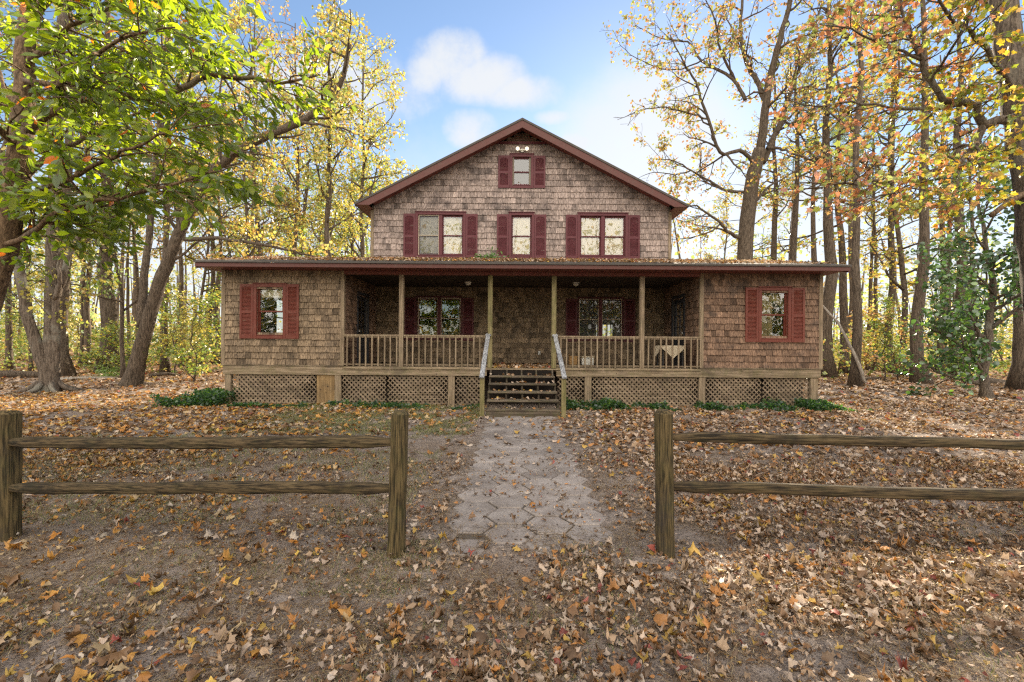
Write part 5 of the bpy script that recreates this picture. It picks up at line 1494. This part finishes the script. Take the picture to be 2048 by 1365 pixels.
# leaves on the porch roof, the steps and the porch floor
parts = []
n = 11000
x = lr.uniform(-7.9, 8.4, n); f = 0.012 + .98 * lr.beta(1.0, 1.1, n); y = 11.40 + f * 3.45
k = lr.random(n) < 0.35 + 0.65 * np.clip(vnoise(x * .9, f * 3, 41) + .55 * (np.abs(x) < 5.3), 0, 1)
x, y = x[k], y[k]; z = 3.66 + (y - 11.35) * (4.40 - 3.655) / 3.515 + lr.uniform(0.004, .02, len(x))
add_litter(parts, np.stack([x, y, z], -1), lr.uniform(.035, .085, len(x)), L_MID, .3, .5, 1.25)
tag(merge('leaf_litter', parts, M['litter']), 'fallen leaves piled on the long porch roof', 'fallen leaves', kind='stuff')
parts = []
for k in range(5):
    n = 20; x = lr.uniform(-.55, 1.06, n); y = 10.09 + .335 * k + lr.uniform(0, .27, n)
    add_litter(parts, np.stack([x, y, np.full(n, .163 * (k + 1) + .006)], -1), lr.uniform(.05, .10, n), L_MAPLE, .5, .5, 1.1)
n = 420; x = lr.uniform(-.55, 1.08, n); y = 11.95 + lr.beta(1, 1.6, n) * 2.8
add_litter(parts, np.stack([x, y, np.full(n, ZD + .008)], -1), lr.uniform(.05, .10, n), L_MAPLE, .45, .5, 1.1)
tag(merge('leaf_litter', parts, M['litter']), 'dry leaves lying on the porch steps and top landing', 'fallen leaves', kind='stuff')

# straw and grass blades
def blades(pos, ln, w, cols, rng, flat):
    n = len(pos); th = rng.uniform(0, 2 * np.pi, n)
    d = np.stack([np.cos(th), np.sin(th), flat], -1); d /= np.linalg.norm(d, axis=1, keepdims=True)
    s_ = np.stack([-np.sin(th), np.cos(th), np.zeros(n)], -1)
    bend = np.stack([np.cos(th + 1), np.sin(th + 1), -0.3 * np.ones(n)], -1) * rng.uniform(-.25, .35, (n, 1))
    a = pos - s_ * (w / 2)[:, None]; b = pos + s_ * (w / 2)[:, None]
    m_ = pos + d * (ln * .55)[:, None]; e = pos + (d + bend) * ln[:, None]
    V = np.stack([a, b, m_ + s_ * (w * .4)[:, None], e, m_ - s_ * (w * .4)[:, None]], 1).reshape(-1, 3)
    F = np.array([[0, 1, 2], [0, 2, 4], [4, 2, 3]])[None] + (np.arange(n) * 5)[:, None, None]
    return V, F.reshape(-1, 3), np.repeat(cols, 5, 0)
n = 150000
x = lr.uniform(-6.6, 6.8, n); y = 1.5 + lr.beta(1, 1.7, n) * 6.5
k = (vnoise(x * 2.1, y * 2.1, 51) * .6 + vnoise(x * 6, y * 6, 52) * .4 > .36) & ~((np.abs(x - .17) < .70) & (y > 4.0))
x, y = x[k], y[k]; n = len(x)
pos = np.stack([x, y, ground_z(x, y) + .002 + lr.uniform(0, .012, n)], -1)
st = blades(pos, lr.uniform(.03, .12, n), lr.uniform(.0016, .0036, n), palette(lr, n, [(.34, .24, .13, 4), (.22, .13, .065, 4), (.46, .36, .22, 2), (.12, .08, .045, 3)]), lr, lr.uniform(-.02, .35, n))
tag(merge('dry_straw', [st], M['grass']), 'dry pine straw and thatch strewn over the bare soil in front', 'straw', kind='stuff')
parts = []
def grass_patch(n, x0, x1, y0, y1, seed, thr, ln, cols):
    x = lr.uniform(x0, x1, n); y = lr.uniform(y0, y1, n)
    k = vnoise(x * 1.5, y * 1.5, seed) * .6 + vnoise(x * 5, y * 5, seed + 1) * .4 > thr
    x, y = x[k], y[k]; m_ = len(x)
    parts.append(blades(np.stack([x, y, ground_z(x, y)], -1), lr.uniform(ln * .4, ln, m_), lr.uniform(.002, .0045, m_), palette(lr, m_, cols), lr, lr.uniform(.3, 1.8, m_)))
GR = [(.14, .17, .045, 3), (.24, .24, .08, 3), (.34, .29, .13, 2), (.10, .13, .035, 2)]
grass_patch(42000, -5.5, -0.7, 8.0, 11.9, 61, .38, .11, GR)
grass_patch(40000, -7.5, -1.0, 4.0, 8.0, 63, .44, .07, GR)
grass_patch(9000, -3.2, 2.6, 1.8, 3.6, 65, .57, .055, GR)
grass_patch(2500, -1.35, -.55, 2.9, 3.7, 67, .45, .04, GR)
grass_patch(4000, 2.0, 5.5, 2.2, 4.5, 69, .60, .06, GR)
tag(merge('grass', parts, M['grass']), 'thin patches of olive grass in the bare yard', 'grass', kind='stuff')

# ivy at the foot of the house
def ivy(n, x0, x1, y0, y1, h, seed, thr=.4):
    x = lr.uniform(x0, x1, n); y = y0 + (y1 - y0) * lr.random(n)
    q = vnoise(x * 1.6, y * 1.6, seed) * .65 + vnoise(x * 4.5, y * 4.5, seed + 1) * .35
    k = q > thr; x, y, q = x[k], y[k], q[k]; m_ = len(x)
    z = ground_z(x, y) + lr.random(m_) ** .7 * h * np.clip((q - thr) * 3.2, .15, 1)
    return place_leaves(np.stack([x, y, z], -1), lr.uniform(.035, .085, m_), palette(lr, m_, [(.025, .065, .03, 4), (.04, .095, .035, 3), (.07, .13, .04, 1.5), (.035, .07, .05, 2)]), BROAD, lr, .8, .15)
p1 = [ivy(4200, -8.9, -7.3, 11.2, 12.6, .36, 71, .30), ivy(3600, -7.4, -4.2, 11.35, 11.98, .15, 73, .50), ivy(2600, -4.2, -.75, 11.2, 11.98, .09, 75, .52)]
p2 = [ivy(9000, 1.35, 8.0, 11.2, 11.98, .26, 77, .47), ivy(2600, 7.4, 8.9, 11.2, 11.95, .28, 79, .36)]
tag(merge('ivy', p1, M['leaf_gloss']), 'dark ivy creeping along the lattice left of the steps', 'ivy', kind='stuff')
tag(merge('ivy', p2, M['leaf_gloss']), 'dark ivy creeping along the lattice right of the steps', 'ivy', kind='stuff')
# weeds sprouting on the porch roof
def weed(x, y, n, r, h, label):
    z = 3.66 + (y - 11.35) * (4.40 - 3.655) / 3.515
    pos = np.stack([lr.normal(x, r, n), lr.normal(y, r * .6, n), z + np.abs(lr.normal(h * .4, h * .4, n))], -1)
    tag(np_mesh('roof_weed', *place_leaves(pos, lr.uniform(.06, .13, n), palette(lr, n, [(.09, .20, .03, 2), (.13, .26, .04, 2)]), OVAL, lr, .4, -.1), M['leaf']), label, 'weed')
weed(-0.62, 14.4, 90, .16, .20, 'taller green weed sprouting from the porch roof below the middle window')
weed(-1.05, 14.5, 50, .12, .12, 'small green weed on the porch roof left of the taller weed')
